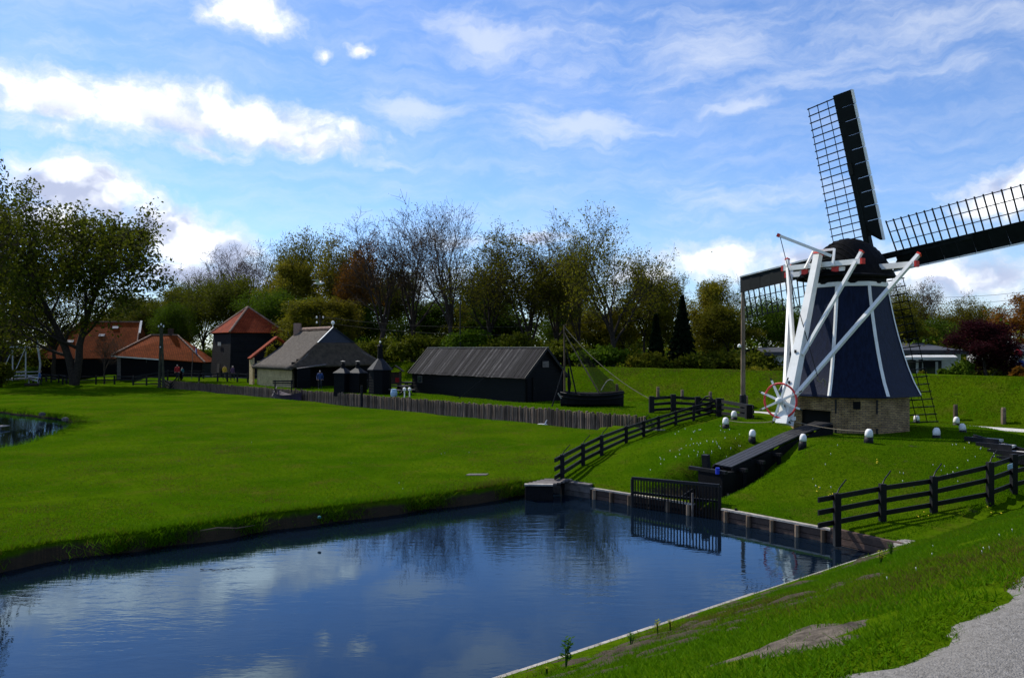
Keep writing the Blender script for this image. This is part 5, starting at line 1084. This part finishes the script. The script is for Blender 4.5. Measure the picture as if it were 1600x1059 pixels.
def releaf(key, src, lmat, nleaf, lsize, clump, seed, wmat=None):
    wm, lm, h, r, T = TREE[src]; rg = np.random.default_rng(seed); C = T[rg.integers(0, len(T), nleaf)]+rg.normal(size=(nleaf, 3))*clump
    if wmat: wm = wm.copy(); wm.materials.clear(); wm.materials.append(MATS[wmat])
    TREE[key] = (wm, leaf_mesh('crown', C, rg, lsize, lmat), h, r, T)
B4 = (15, 8, 7, 6)
proto('bare1', 'bark_grey', 'leaf_brown', 2600, .13, .35, seed=3, nb=(1, 9, 6, 6), lens=(.5, .42, .5, .55), ang=(.8, .62, .65, .65), r0=.5, tropism=.05, fan=7, wig=.10)
proto('bare2', 'bark_grey', 'leaf_brown', 2600, .13, .35, seed=11, nb=(1, 10, 6, 6), lens=(.5, .40, .5, .55), ang=(.7, .55, .65, .65), r0=.46, tropism=.07, fan=6, wig=.09)
proto('round', 'bark', 'leaf_olive', 7000, .19, .4, seed=5, nb=(12, 8, 7, 6), lens=(.55, .5, .5, .5), ang=(.85, .6, .6, .6), r0=.42, first=.30, tropism=.14)
proto('vase', 'bark', 'leaf_olive', 7000, .2, .45, seed=21, nb=(1, 11, 7, 6), lens=(.5, .44, .5, .5), ang=(.7, .65, .6, .6), r0=.52, tropism=.03, fan=6, wig=.12)
proto('big', 'bark', 'leaf_dark', 26000, .27, .6, seed=33, nb=(10, 9, 7, 6), lens=(.60, .55, .5, .5), ang=(1.0, .65, .6, .6), r0=.62, first=.22, fork=2, vase=.2, tropism=.05)
releaf('olive', 'bare1', 'leaf_olive', 13000, .21, .5, 4); releaf('yellow', 'bare2', 'leaf_yellow', 16000, .22, .55, 6); releaf('orange', 'bare2', 'leaf_orange', 20000, .21, .55, 7)
releaf('green', 'bare1', 'leaf_green', 26000, .24, .75, 8); releaf('darkolive', 'bare1', 'leaf_dark', 22000, .22, .6, 9); releaf('rust', 'round', 'leaf_orange', 24000, .24, .6, 10); releaf('burgundy', 'round', 'leaf_burgundy', 30000, .26, .7, 12)
releaf('sparse', 'vase', 'leaf_olive', 9000, .2, .5, 13); releaf('redtip', 'bare2', 'leaf_brown', 12000, .2, .5, 14); releaf('yellowround', 'round', 'leaf_yellow', 20000, .24, .65, 15); releaf('olround', 'round', 'leaf_olive', 24000, .25, .7, 16)
releaf('olive2', 'bare2', 'leaf_olive', 11000, .18, .5, 17)
releaf('greenround', 'round', 'leaf_green', 24000, .24, .8, 18)
TC = 0
def tree(px, top, d, key, wpx, label, group='trees of the wood beyond the dyke', zb=None, name='tree'):
    """tree standing d metres off in direction px, crown top seen at height top, crown about wpx wide"""
    global TC; TC += 1
    wm, lm, h0, r0, _ = TREE[key]; x = (px-800)/FPX*d; z = hz(x, d) if zb is None else zb; H = CAMZ+(HORY-top)/FPX*d-z; w = wpx/FPX*d/2
    o = thing(name, label, 'tree', (x, d, z), group, rz=TC*2.1); sc = (w/r0, w/r0, H/h0)
    t = inst(o, 'trunk', wm, (0, 0, 0), sc=sc)
    if lm: inst(o, 'crown', lm, (0, 0, 0), sc=sc)
    return o
VT = 'trees around the village'
tree(116, 314, 101, 'big', 235, 'big dark leafy tree standing alone at left before the farmhouses', VT, zb=.1)
tree(-150, 190, 60, 'big', 250, 'tall leafy tree at the left edge, only its right branches showing', VT, zb=0)
tree(4, 390, 114, 'big', 150, 'dark leafy tree at the left edge behind the drawbridge', VT); tree(84, 400, 118, 'vase', 120, 'slimmer tree behind the big one, trunk beside the lane', VT)
tree(163, 520, 106, 'bare1', 52, 'small bare garden tree before the tall farmhouse roof', VT); tree(0, 470, 135, 'olround', 120, 'rounded olive tree behind the drawbridge', VT)
W_ = [(296, 420, 175, 'bare1', 95, 'pale leafless tree far off, left of the tower roof'), (262, 452, 150, 'olround', 80, 'rounded olive tree behind the low farmhouse'), (277, 476, 128, 'green', 62, 'bright green round tree left of the square tower'),
 (318, 440, 140, 'darkolive', 80, 'dark olive tree just left of the tower roof'), (352, 386, 145, 'bare1', 105, 'bare twiggy tree directly above the tower roof, left one'), (398, 374, 143, 'bare2', 105, 'bare twiggy tree above the tower roof, right one'), (360, 432, 133, 'darkolive', 110, 'dark crown filling in above the tower roof'),
 (440, 408, 124, 'yellowround', 90, 'yellow-green tree right of the tower roof'), (482, 366, 132, 'olive', 95, 'dark twiggy tree left of the yellow-leaved one'), (425, 455, 118, 'green', 80, 'low green tree behind the tower and thatched house'), (530, 374, 122, 'yellow', 72, 'yellow-leaved slim tree above the thatched ridge'), (560, 376, 116, 'orange', 58, 'orange-leaved slim tree right of the yellow one'),
 (598, 336, 104, 'bare2', 120, 'tall bare tree, leftmost of the three tallest'), (646, 330, 108, 'bare2', 120, 'tall bare reddish tree, middle of the three tallest'), (703, 322, 98, 'bare1', 150, 'tall bare tree, rightmost of the three tallest'),
 (470, 470, 112, 'olround', 90, 'low olive tree behind the thatched roof'), (515, 468, 108, 'yellowround', 75, 'low yellowish tree behind the thatched gablet'),
 (765, 362, 94, 'vase', 150, 'spreading half-leafed tree behind the plank-roofed barn, left'), (826, 356, 95, 'olive2', 130, 'rounded half-leafed tree behind the barn, right'), (870, 352, 97, 'bare2', 100, 'bare slim tree left of the big forked one'),
 (905, 380, 94, 'olive', 75, 'yellow-green leafy tree leaning against the big forked one'), (958, 330, 84, 'sparse', 160, 'big forked thinly leafed tree at the end of the wood'),
 (1008, 432, 92, 'olround', 85, 'olive rounded tree right of the big forked one'), (1050, 430, 98, 'olive', 80, 'twiggy olive tree above the two conifers'), (1092, 442, 90, 'yellowround', 80, 'yellow-green tree between conifers and the tall pole'), (1138, 436, 112, 'bare1', 95, 'pale bare tree above the hedge left of the mill'),
 (1150, 482, 84, 'olround', 90, 'broad olive tree behind the tall pole'), (1200, 470, 88, 'green', 90, 'green tree behind the left sail lattice'), (1250, 500, 90, 'olround', 80, 'olive tree behind the tail braces'), (1300, 500, 92, 'olround', 90, 'olive tree hidden behind the mill body'),
 (1398, 446, 96, 'olive', 70, 'olive tree behind the lower sail'), (1441, 442, 110, 'redtip', 48, 'slim reddish-brown tree against the sky right of the lower sail'), (1420, 480, 84, 'olround', 80, 'low olive tree above the white bungalow'), (1455, 500, 88, 'green', 80, 'green tree behind the bungalow roof'), (1497, 468, 100, 'yellow', 70, 'brownish yellow tree left of the burgundy one'),
 (1535, 478, 104, 'olive', 80, 'olive tree in the gap above the burgundy tree'), (1580, 458, 92, 'rust', 110, 'broad rust-orange tree at the right edge'), (1548, 503, 56, 'burgundy', 105, 'dark burgundy-leaved tree right of the white bungalow'), (1660, 440, 95, 'olround', 150, 'tree just outside the right edge'),
 (585, 478, 118, 'greenround', 90, 'low green tree between farmhouse and barn'), (655, 476, 116, 'greenround', 100, 'bright green low tree behind the barn roof'), (725, 480, 112, 'olround', 90, 'olive low tree behind the barn roof'), (800, 474, 110, 'greenround', 110, 'green low tree behind the barn gable'), (868, 480, 106, 'greenround', 80, 'green low tree behind the boat mast'), (930, 486, 98, 'olround', 90, 'olive low tree below the forked tree'), (985, 482, 96, 'yellowround', 70, 'yellowish low tree right of the forked trunk'),
 (225, 470, 140, 'darkolive', 80, 'dark olive tree behind the farm roofs'), (190, 462, 150, 'olround', 110, 'rounded tree far behind the tall farmhouse'), (628, 425, 128, 'darkolive', 110, 'dark twiggy tree behind the three tallest'), (740, 428, 124, 'darkolive', 120, 'olive tree seen between the tall bare ones'), (540, 420, 136, 'darkolive', 100, 'dark tree behind the yellow and orange ones'), (890, 428, 118, 'darkolive', 120, 'twiggy tree far behind the forked one')]
for a in W_:
    if a[0] > 1640: continue
    tree(*a)
# conifers
def conifer(px, top, d, wpx, label, seed):
    x = (px-800)/FPX*d; z = hz(x, d); H = CAMZ+(HORY-top)/FPX*d-z; R = wpx/FPX*d/2; rg = np.random.default_rng(seed); n = 9000
    o = thing('conifer', label, 'tree', (x, d, z), 'conifers beyond the dyke'); part(o, 'trunk', MB().tube([(x, d, z-.4), (x, d, z+H*.97)], [.2, .03], 7), 'bark')
    t = rg.random(n)**.62; lv = np.floor(t*14)/14; rr = R*(1-t)*(.6+.5*rg.random(n))*(1.15-.5*(t*14-np.floor(t*14))); a = rg.random(n)*6.283
    C = np.stack([rr*np.cos(a), rr*np.sin(a), t*H*1.0+.3-rr*.25], 1); inst(o, 'crown', leaf_mesh('crown', C, rg, .22, 'leaf_conifer'), (0, 0, 0))
conifer(1025, 497, 78, 38, 'slim dark conifer, left of two beyond the dyke', 1); conifer(1066, 468, 79, 62, 'broad dark conifer, right of two beyond the dyke', 2)
# shrubs: leaf clouds on short stems
def shrub(px, py_top, d, wpx, label, m, seed, n=6000, lsize=.17, zb=None, group='shrubs along the dyke and gardens', dep=1., ls=None):
    x = (px-800)/FPX*d; z = hz(x, d) if zb is None else zb; H = CAMZ+(HORY-py_top)/FPX*d-z; R = wpx/FPX*d/2; rg = np.random.default_rng(seed)
    o = thing('shrub', label, 'shrub', (x, d, z), group); k = 26; cc = rg.normal(size=(k, 3)); cc /= np.linalg.norm(cc, axis=1)[:, None]; cc *= rg.random((k, 1))**.4*.8
    mb = MB()
    for i in range(7): mb.tube([(0, 0, -.2), Vector(cc[i])*.25+UP*.3*H*.5, (cc[i][0]*R*.8, cc[i][1]*R*.8, H*.5+cc[i][2]*H*.4)], [.07, .05, .02], 5, cap=False)
    part(o, 'stem', mb, 'bark', world=False)
    C = cc[rg.integers(0, k, n)]+rg.normal(size=(n, 3))*.17; C = C*np.array([R, R*dep, H*.5])+np.array([0, 0, H*.52]); C[:, 2] = np.maximum(C[:, 2], .02); inst(o, 'foliage', leaf_mesh('foliage', C, rg, lsize, m), (0, 0, 0)); return o
SH = [(1502, 562, 57, 40, 'bright yellow-green shrub before the white bungalow', 'leaf_bright'), (1478, 578, 57, 30, 'low green shrub before the bungalow window', 'leaf_green'), (1440, 580, 58, 18, 'small green shrub left of the bungalow window', 'leaf_olive'),
      (1594, 574, 53, 30, 'small orange shrub at the right edge', 'leaf_orange'), (1130, 548, 78, 130, 'dark green hedge bush left of the tall pole', 'leaf_dark'), (1185, 552, 76, 80, 'dark hedge bush left of the first bungalow', 'leaf_dark'), (1225, 576, 70, 60, 'low hedge bush before the first bungalow', 'leaf_dark'), (1180, 574, 72, 60, 'low hedge bush right of the tall pole', 'leaf_olive'), (1010, 552, 76, 60, 'olive bush left of the slim conifer', 'leaf_olive'), (1080, 556, 76, 80, 'dark bush right of the broad conifer', 'leaf_dark'),
      (940, 540, 78, 90, 'green bush below the forked tree', 'leaf_green'), (880, 530, 82, 90, 'dark green bush behind the boat net', 'leaf_dark'), (800, 520, 86, 100, 'dark green bush behind the barn gable', 'leaf_dark'), (730, 516, 90, 100, 'dark bush behind the barn ridge, right', 'leaf_green'), (660, 520, 94, 100, 'dark bush behind the barn ridge, left', 'leaf_dark'), (600, 530, 100, 90, 'dark bush behind the pointed hut', 'leaf_dark'), (545, 520, 106, 90, 'dark bush behind the thatched gablet', 'leaf_green'), (480, 512, 112, 90, 'dark bush behind the thatched ridge', 'leaf_dark'), (425, 540, 96, 26, 'small olive bush against the tower wall', 'leaf_olive'),
      (265, 535, 122, 60, 'green bush between the low farmhouse and the tower', 'leaf_dark'), (320, 540, 128, 50, 'dark bush left of the tower wall', 'leaf_green'), (20, 540, 118, 110, 'dark hedge bush behind the drawbridge', 'leaf_dark'), (-10, 560, 96, 60, 'dark bush at the left edge', 'leaf_dark'), (1545, 560, 66, 70, 'dark bush behind the burgundy tree', 'leaf_dark'), (52, 572, 108, 20, 'small clipped green bush by the lane', 'leaf_bright')]
for i, (px, t, d, w, lab, m) in enumerate(SH): shrub(px, t, d, w, lab, m, 100+i, n=5000 if w > 50 else 2600, lsize=.2 if w > 50 else .14, dep=.8)
# the wood behind reads as one mass
def woodland():
    rg = np.random.default_rng(5); V = []
    for i in range(420):
        s = rg.uniform(-16, 120); w = rg.uniform(24, 60); c = DY0+DYD*s+DYN*w; H = rg.uniform(6, 10.5) if s > 5 else rg.uniform(3.5, 5.5); k = 170
        P = rg.normal(size=(k, 3))*np.array([1.9, 1.9, H*.26])+np.array([c[0], c[1], 1+H*.5]); P[:, 2] = np.clip(P[:, 2], .8, None); V.append(P)
    for i in range(200):
        x = rg.uniform(-135, -25); y = rg.uniform(150, 190); H = rg.uniform(7, 13); k = 170; P = rg.normal(size=(k, 3))*np.array([2.2, 2.2, H*.26])+np.array([x, y, 1+H*.5]); P[:, 2] = np.clip(P[:, 2], .8, None); V.append(P)
    C = np.concatenate(V); me = leaf_mesh('woodland', C, rg, .26, 'leaf_dark'); me.materials.append(MATS['leaf_green']); me.materials.append(MATS['leaf_olive'])
    me.polygons.foreach_set('material_index', np.repeat(rg.integers(0, 3, len(C)//170), 170).astype(np.int32)); o = bpy.data.objects.new('woodland', me); COL.objects.link(o); tag(o, 'dense undergrowth of the far wood behind the tree row', 'woodland', kind='stuff')
woodland()
# ================================================================== grass and small plants
def blades(name, X, Y, h, w, rg, label, mats, lean=.5, zfun=land, prob=None):
    n = len(X); Z = zfun(X, Y); a = rg.uniform(0, 6.283, n); hh = h*rg.uniform(.5, 1.35, n); ww = w*rg.uniform(.7, 1.3, n); lx = rg.normal(size=n)*lean*hh; ly = rg.normal(size=n)*lean*hh
    B = np.stack([X, Y, Z-.01], 1); d = np.stack([np.cos(a)*ww, np.sin(a)*ww, np.zeros(n)], 1); T = B+np.stack([lx, ly, hh], 1)
    V = np.stack([B-d, B+d, T], 1).reshape(-1, 3); me = bpy.data.meshes.new(name); me.vertices.add(3*n); me.vertices.foreach_set('co', V.ravel()); me.loops.add(3*n); me.loops.foreach_set('vertex_index', np.arange(3*n, dtype=np.int32))
    me.polygons.add(n); me.polygons.foreach_set('loop_start', np.arange(0, 3*n, 3, dtype=np.int32)); me.polygons.foreach_set('loop_total', np.full(n, 3, dtype=np.int32))
    for m in mats: me.materials.append(MATS[m])
    if len(mats) > 1:
        pn = .6*vnoise(X, Y, .8, 31)+.5*vnoise(X, Y, 2.3, 32)+1.1*vnoise(X*.6+Y*.4, Y*.5-X*.15, .30, 33)+rg.normal(size=n)*.28; mi = np.zeros(n, np.int32); mi[pn > .22] = 1; mi[pn > .52] = 2 if len(mats) > 2 else 1; me.polygons.foreach_set('material_index', mi)
    me.update(calc_edges=True); o = bpy.data.objects.new(name, me); COL.objects.link(o); tag(o, label, 'grass', kind='stuff'); return o
for nme, a, b in (('grass_a', (.055, .146, .001), (.082, .172, .0015)), ('grass_b', (.122, .185, .002), (.075, .132, .0015)), ('grass_c', (.11, .088, .02), (.06, .052, .012))): mat(nme, a, b, rough=.6, scale=.6, spec=.02, trans=.45)
GM = ['grass_a', 'grass_b', 'grass_c']
def area(n, x0, x1, y0, y1, rg): return rg.uniform(x0, x1, n), rg.uniform(y0, y1, n)
def bare(X, Y, thr): return vnoise(X, Y, .55, 41)+.6*vnoise(X, Y, 1.5, 42)+.35*vnoise(X, Y, 4.1, 43) > thr
rg = np.random.default_rng(77)
can_np = np.array(CANAL)[::2]
# near slope, dense
n = 330000; S = rg.uniform(-7, 16, n); T = .12+7.1*rg.random(n); X = .19+.775*S+.631*T; Y = 11.7+.631*S-.775*T
k = (Y > 1.6) & (X > -3) & (X < Y*.72+1)
edge = np.where(S < 6, 6.75-.06*S, 6.4)+.35*vnoise(X, Y, .9, 50); k &= (T < edge+.45*rg.random(n)**4)
# bare soil along the timber edge and trodden patches
soil = (T < np.clip(1.9-.42*S, .35, 3.4)*np.clip(.75+1.0*vnoise(X, Y, .6, 44)+1.1*vnoise(X, Y, 1.9, 45), 0, 2)) & (rg.random(n) > .13); soil |= (np.hypot((S+1.95)/.8, (T-5.7)/.55)+1.2*vnoise(X, Y, 2.4, 46) < .8) & (rg.random(n) > .1); tr = bare(X, Y, .46) & (rg.random(n) > .1)
k &= ~soil & ~tr; blades('near_grass', X[k], Y[k], .048, .0065, rg, 'uneven green grass on the near dyke slope', GM, lean=.9)
# mound and right side
n = 330000; X, Y = area(n, 1, 26, 18.5, 43, rg); r = np.hypot(X-MILL[0], Y-MILL[1]); t = near_t(X, Y); cu = (X-7.15)*.79+(Y-27.15)*.613; cv = np.abs(-(X-7.15)*.613+(Y-27.15)*.79)
k = (t < 6) & ~inside(can_np, X, Y) & (r > 2.4) & ~((cv < .75) & (cu > -2.6) & (cu < 6.2)) & (X > 2.2-(Y-27.5)*.0) & ~((near_t(X, Y) < -3) & (X < 3+(Y-28)*.42)) & (X < Y*.68) & ~(bare(X, Y, .55) & (rg.random(n) > .2)) & (rg.random(n) < np.clip(28/Y, .3, 1)**1.6)
blades('mound_grass', X[k], Y[k], .05, .010, rg, 'short grass on the mill mound', GM)
# meadow
n = 620000; d = 17+rg.random(n)**1.7*75; px = rg.uniform(-60, 1060, n); X = (px-800)/FPX*d; Y = d; s_, v_ = pal_sv(X, Y)
k = ~inside(can_np, X, Y) & (v_ < -1.7) & ~inside(np.array(PONDL)[::2], X, Y) & (near_t(X, Y) < -3) & (X < 3+(Y-28)*.42)
X, Y = X[k], Y[k]; fur = np.zeros(len(X), bool)
for ln in ([(165, 738), (215, 770), (290, 812)], [(0, 702), (180, 697), (370, 690), (560, 683)], [(60, 655), (240, 652), (420, 650), (600, 640)], [(430, 700), (560, 738), (640, 770)], [(0, 790), (160, 775), (420, 790)]):
    Q = [G(*p) for p in ln]
    for a, b in zip(Q, Q[1:]):
        dx, dy = b.x-a.x, b.y-a.y; l2 = dx*dx+dy*dy; t_ = np.clip(((X-a.x)*dx+(Y-a.y)*dy)/l2, 0, 1); dd = np.hypot(X-a.x-t_*dx, Y-a.y-t_*dy); fur |= (dd < .30+.25*vnoise(X, Y, .7, 61)) & (rg.random(len(X)) < .8)
worn = (vnoise(X, Y, .28, 62)+.7*vnoise(X, Y, .9, 63)+.4*vnoise(X, Y, 2.7, 64) > .42) & (rg.random(len(X)) < .55); k = ~fur & ~worn
blades('meadow_grass', X[k], Y[k], .04, .014, rg, 'short mown grass of the wide meadow', GM[:2]+['grass_c'], lean=.7)
# bank fringe
P = np.array(dens(FAR[1:-1], .02)); P = P[(P[:, 1] > 12)]; j = rg.integers(0, len(P), 26000); nrm = np.array([-.62, .78]); of = rg.random(26000)**1.5*.5-.02
X = P[j, 0]+nrm[0]*of+rg.normal(size=26000)*.05; Y = P[j, 1]+nrm[1]*of+rg.normal(size=26000)*.05; k = ~inside(np.array(CANAL), X, Y)
blades('bank_grass', X[k], Y[k], .17, .009, rg, 'longer ragged grass fringe on the far canal bank', GM, lean=.7)
j = rg.integers(0, len(P), 16000); of = rg.random(16000)*.12-.10; X = P[j, 0]+nrm[0]*of+rg.normal(size=16000)*.03; Y = P[j, 1]+nrm[1]*of+rg.normal(size=16000)*.03; ok = vnoise(X, Y, .8, 71)+.5*vnoise(X, Y, 2.6, 72)+rg.normal(size=16000)*.1 > -.02
zz = rg.uniform(-.42, -.08, 16000)[ok]; blades('bank_weeds', X[ok], Y[ok], .2, .010, rg, 'weeds and grass hanging over the far canal bank', GM, lean=.8, zfun=lambda x, y: zz)
# dyke behind and village verge
n = 260000; s_ = rg.uniform(-48, 48, n); w_ = rg.uniform(-6.6, 1.5, n); X = DY0[0]+DYD[0]*s_+DYN[0]*w_; Y = DY0[1]+DYD[1]*s_+DYN[1]*w_
blades('dyke_grass', X, Y, .08, .022, rg, 'rough grass on the long dyke behind the mill', ['grass_b', 'grass_a', 'grass_c'], lean=.6)
n = 120000; s_ = rg.uniform(-2, 62, n); v_ = rg.uniform(.15, 14, n)**1.0; X = PAL0[0]+PALD[0]*s_+PALN[0]*v_; Y = PAL0[1]+PALD[1]*s_+PALN[1]*v_; k = (dyke_w(X, Y) < -9.4)
cb = (X-1.03)*-.62+(Y-58.7)*.785; ca = (X-1.03)*.785+(Y-58.7)*.62; k &= ~((cb > -.1) & (cb < 16.1) & (ca > -.1) & (ca < 3.8)); blades('verge_grass', X[k], Y[k], .07, .02, rg, 'short grass on the village bank behind the palisade', GM[:2])
# pond fringe
P = np.array(PONDL); j = rg.integers(0, len(P), 7000); X = P[j, 0]+rg.normal(size=7000)*.16; Y = P[j, 1]+rg.normal(size=7000)*.16
blades('pond_reeds', X, Y, .3, .016, rg, 'tufted grass fringe around the small pond', GM, zfun=lambda x, y: np.full(len(x), -.15))
# bare soil strip and trodden patches on the near slope
def soil_patch(S0, S1, T0, T1, name, m, seed, lab=None):
    mb = MB(); ns, nt = int((S1-S0)/.12), max(4, int((T1-T0)/.1)); V = []
    for i in range(ns+1):
        for q in range(nt+1):
            S_ = S0+(S1-S0)*i/ns; T_ = T0+(T1-T0)*q/nt; x, y = .19+.775*S_+.631*T_, 11.7+.631*S_-.775*T_
            u = min(q/nt, 1-q/nt)*2; e = min(i/ns, 1-i/ns)*6
            V.append((x, y, hz(x, y)+.045*min(1, u*2.2, e)-.045+.05*mnoise.noise((x*1.1, y*1.1, seed))+.085*mnoise.noise((x*3.1, y*3.1, seed))+.012*mnoise.noise((x*9, y*9, seed))))
    mb.add(V, [(i*(nt+1)+q, (i+1)*(nt+1)+q, (i+1)*(nt+1)+q+1, i*(nt+1)+q+1) for i in range(ns) for q in range(nt)]); o = solo(name, mb, m, kind='structure', smooth=True)
    if o.data.polygons[3].normal.z < 0: o.data.flip_normals()
soil_patch(-7, 4.4, .12, 3.9, 'soil_strip', 'soil', 1.); soil_patch(3.6, 11.2, .1, 1.1, 'soil_strip', 'soil', 3.); soil_patch(-2.7, -1.2, 5.1, 6.3, 'gravel_patch', 'dirt_gravel', 2.)
# daisies and dandelions: each head a small disc of petals on a stalk
def flowers(n, centres, m, rg, rad, label, cat='flowers', size=.016):
    mb = MB(); c = np.array(centres)
    for i in range(n):
        q = c[rg.integers(0, len(c))]; x, y = q[0]+rg.normal()*rad, q[1]+rg.normal()*rad*1.3; z = hz(x, y)+.042
        if z < -.1: continue
        s = size*rg.uniform(.7, 1.4); vs = [(x+s*math.cos(a)*(1 if j % 2 else .6), y+s*math.sin(a)*(1 if j % 2 else .6), z+.012*math.sin(a)) for j, a in enumerate([6.283*j/8 for j in range(8)])]
        mb.add(vs+[(x, y, z+.012), (x, y, z-.12)], [(j, (j+1) % 8, 8) for j in range(8)]+[(0, 4, 9)])
    tag(solo('flowers', mb, m), label, cat, kind='stuff')
fc = [G(x, y) for x, y in ((1085, 675), (1110, 672), (1065, 700), (1120, 702), (1095, 708), (1140, 692), (1030, 725), (1085, 730), (1060, 712), (1125, 700))]
flowers(60, [(p.x, p.y) for p in fc], 'daisy', rg, .45, 'white daisies sprinkled on the mound left of the chute')
fc = [G(x, y) for x, y in ((1305, 722), (1325, 700), (1420, 748), (1468, 731), (1410, 735), (1255, 755), (1295, 757), (1500, 742), (1520, 705), (1530, 700), (1535, 708), (1465, 735))]
flowers(30, [(p.x, p.y) for p in fc], 'daisy', rg, .28, 'white daisies scattered on the mound right of the chute')
fc = [G(x, y) for x, y in ((1528, 697), (1374, 722), (1294, 771), (1340, 783), (1365, 765), (1558, 804), (1430, 807))]
flowers(26, [(p.x, p.y) for p in fc], 'dandelion', rg, .2, 'yellow dandelions dotted on the mound and slope', size=.024)
fc = [G(x, y) for x, y in ((1590, 838), (1555, 860), (1545, 870), (1420, 890), (1500, 850), (1300, 905), (700, 710), (400, 690), (620, 760), (870, 640))]
flowers(18, [(p.x, p.y) for p in fc], 'daisy', rg, .5, 'white daisies on the near slope and meadow', size=.008)
# leafy plants at the timber edge
def plant(px, py, hpx, label, m, seed, broad=False):
    g = G(px, py); H = hpx*g.y/FPX; r = random.Random(seed); o = thing('plant', label, 'plant', g, 'leafy plants along the canal edging')
    for s in range(5):
        a = r.random()*6.28; l = r.uniform(.1, .35)*H; top = g+Vector((math.cos(a)*l, math.sin(a)*l, H*r.uniform(.65, 1))); part(o, 'stem', MB().tube([g-UP*.05, g.lerp(top, .5)+UP*.04, top], [.008, .006, .003], 4), 'herb')
        for i in range(9):
            t = .25+.75*i/8; p = g.lerp(top, t)+UP*.04*math.sin(t*3); b = i*2.4+r.random(); L_ = H*r.uniform(.22, .34)*(1.1-.4*t); dv = Vector((math.cos(b), math.sin(b), r.uniform(.2, .7))).normalized(); sd_ = dv.cross(UP).normalized()*L_*(.24 if broad else .16)
            part(o, 'leaf', MB().add([p, p+dv*L_*.5+sd_, p+dv*L_-UP*L_*.12, p+dv*L_*.5-sd_], [(0, 1, 2), (0, 2, 3)]), m)
plant(884, 1044, 46, 'tall leafy green plant at the bottom beside the timber edging', 'herb', 1, True); plant(986, 1008, 22, 'small leafy green plant on the near timber edging', 'herb', 2, True)
plant(1028, 992, 26, 'yellowish sprout left on the near edging', 'herb_yellow', 3); plant(1048, 986, 18, 'yellowish sprout right on the near edging', 'herb_yellow', 4); plant(1376, 880, 22, 'yellow flowering plant at the canal corner', 'herb_yellow', 5, True); plant(1392, 868, 20, 'green leafy plant at the canal corner', 'herb', 6, True); plant(855, 1056, 14, 'low yellow weed at the very bottom of the edging', 'herb_yellow', 7)
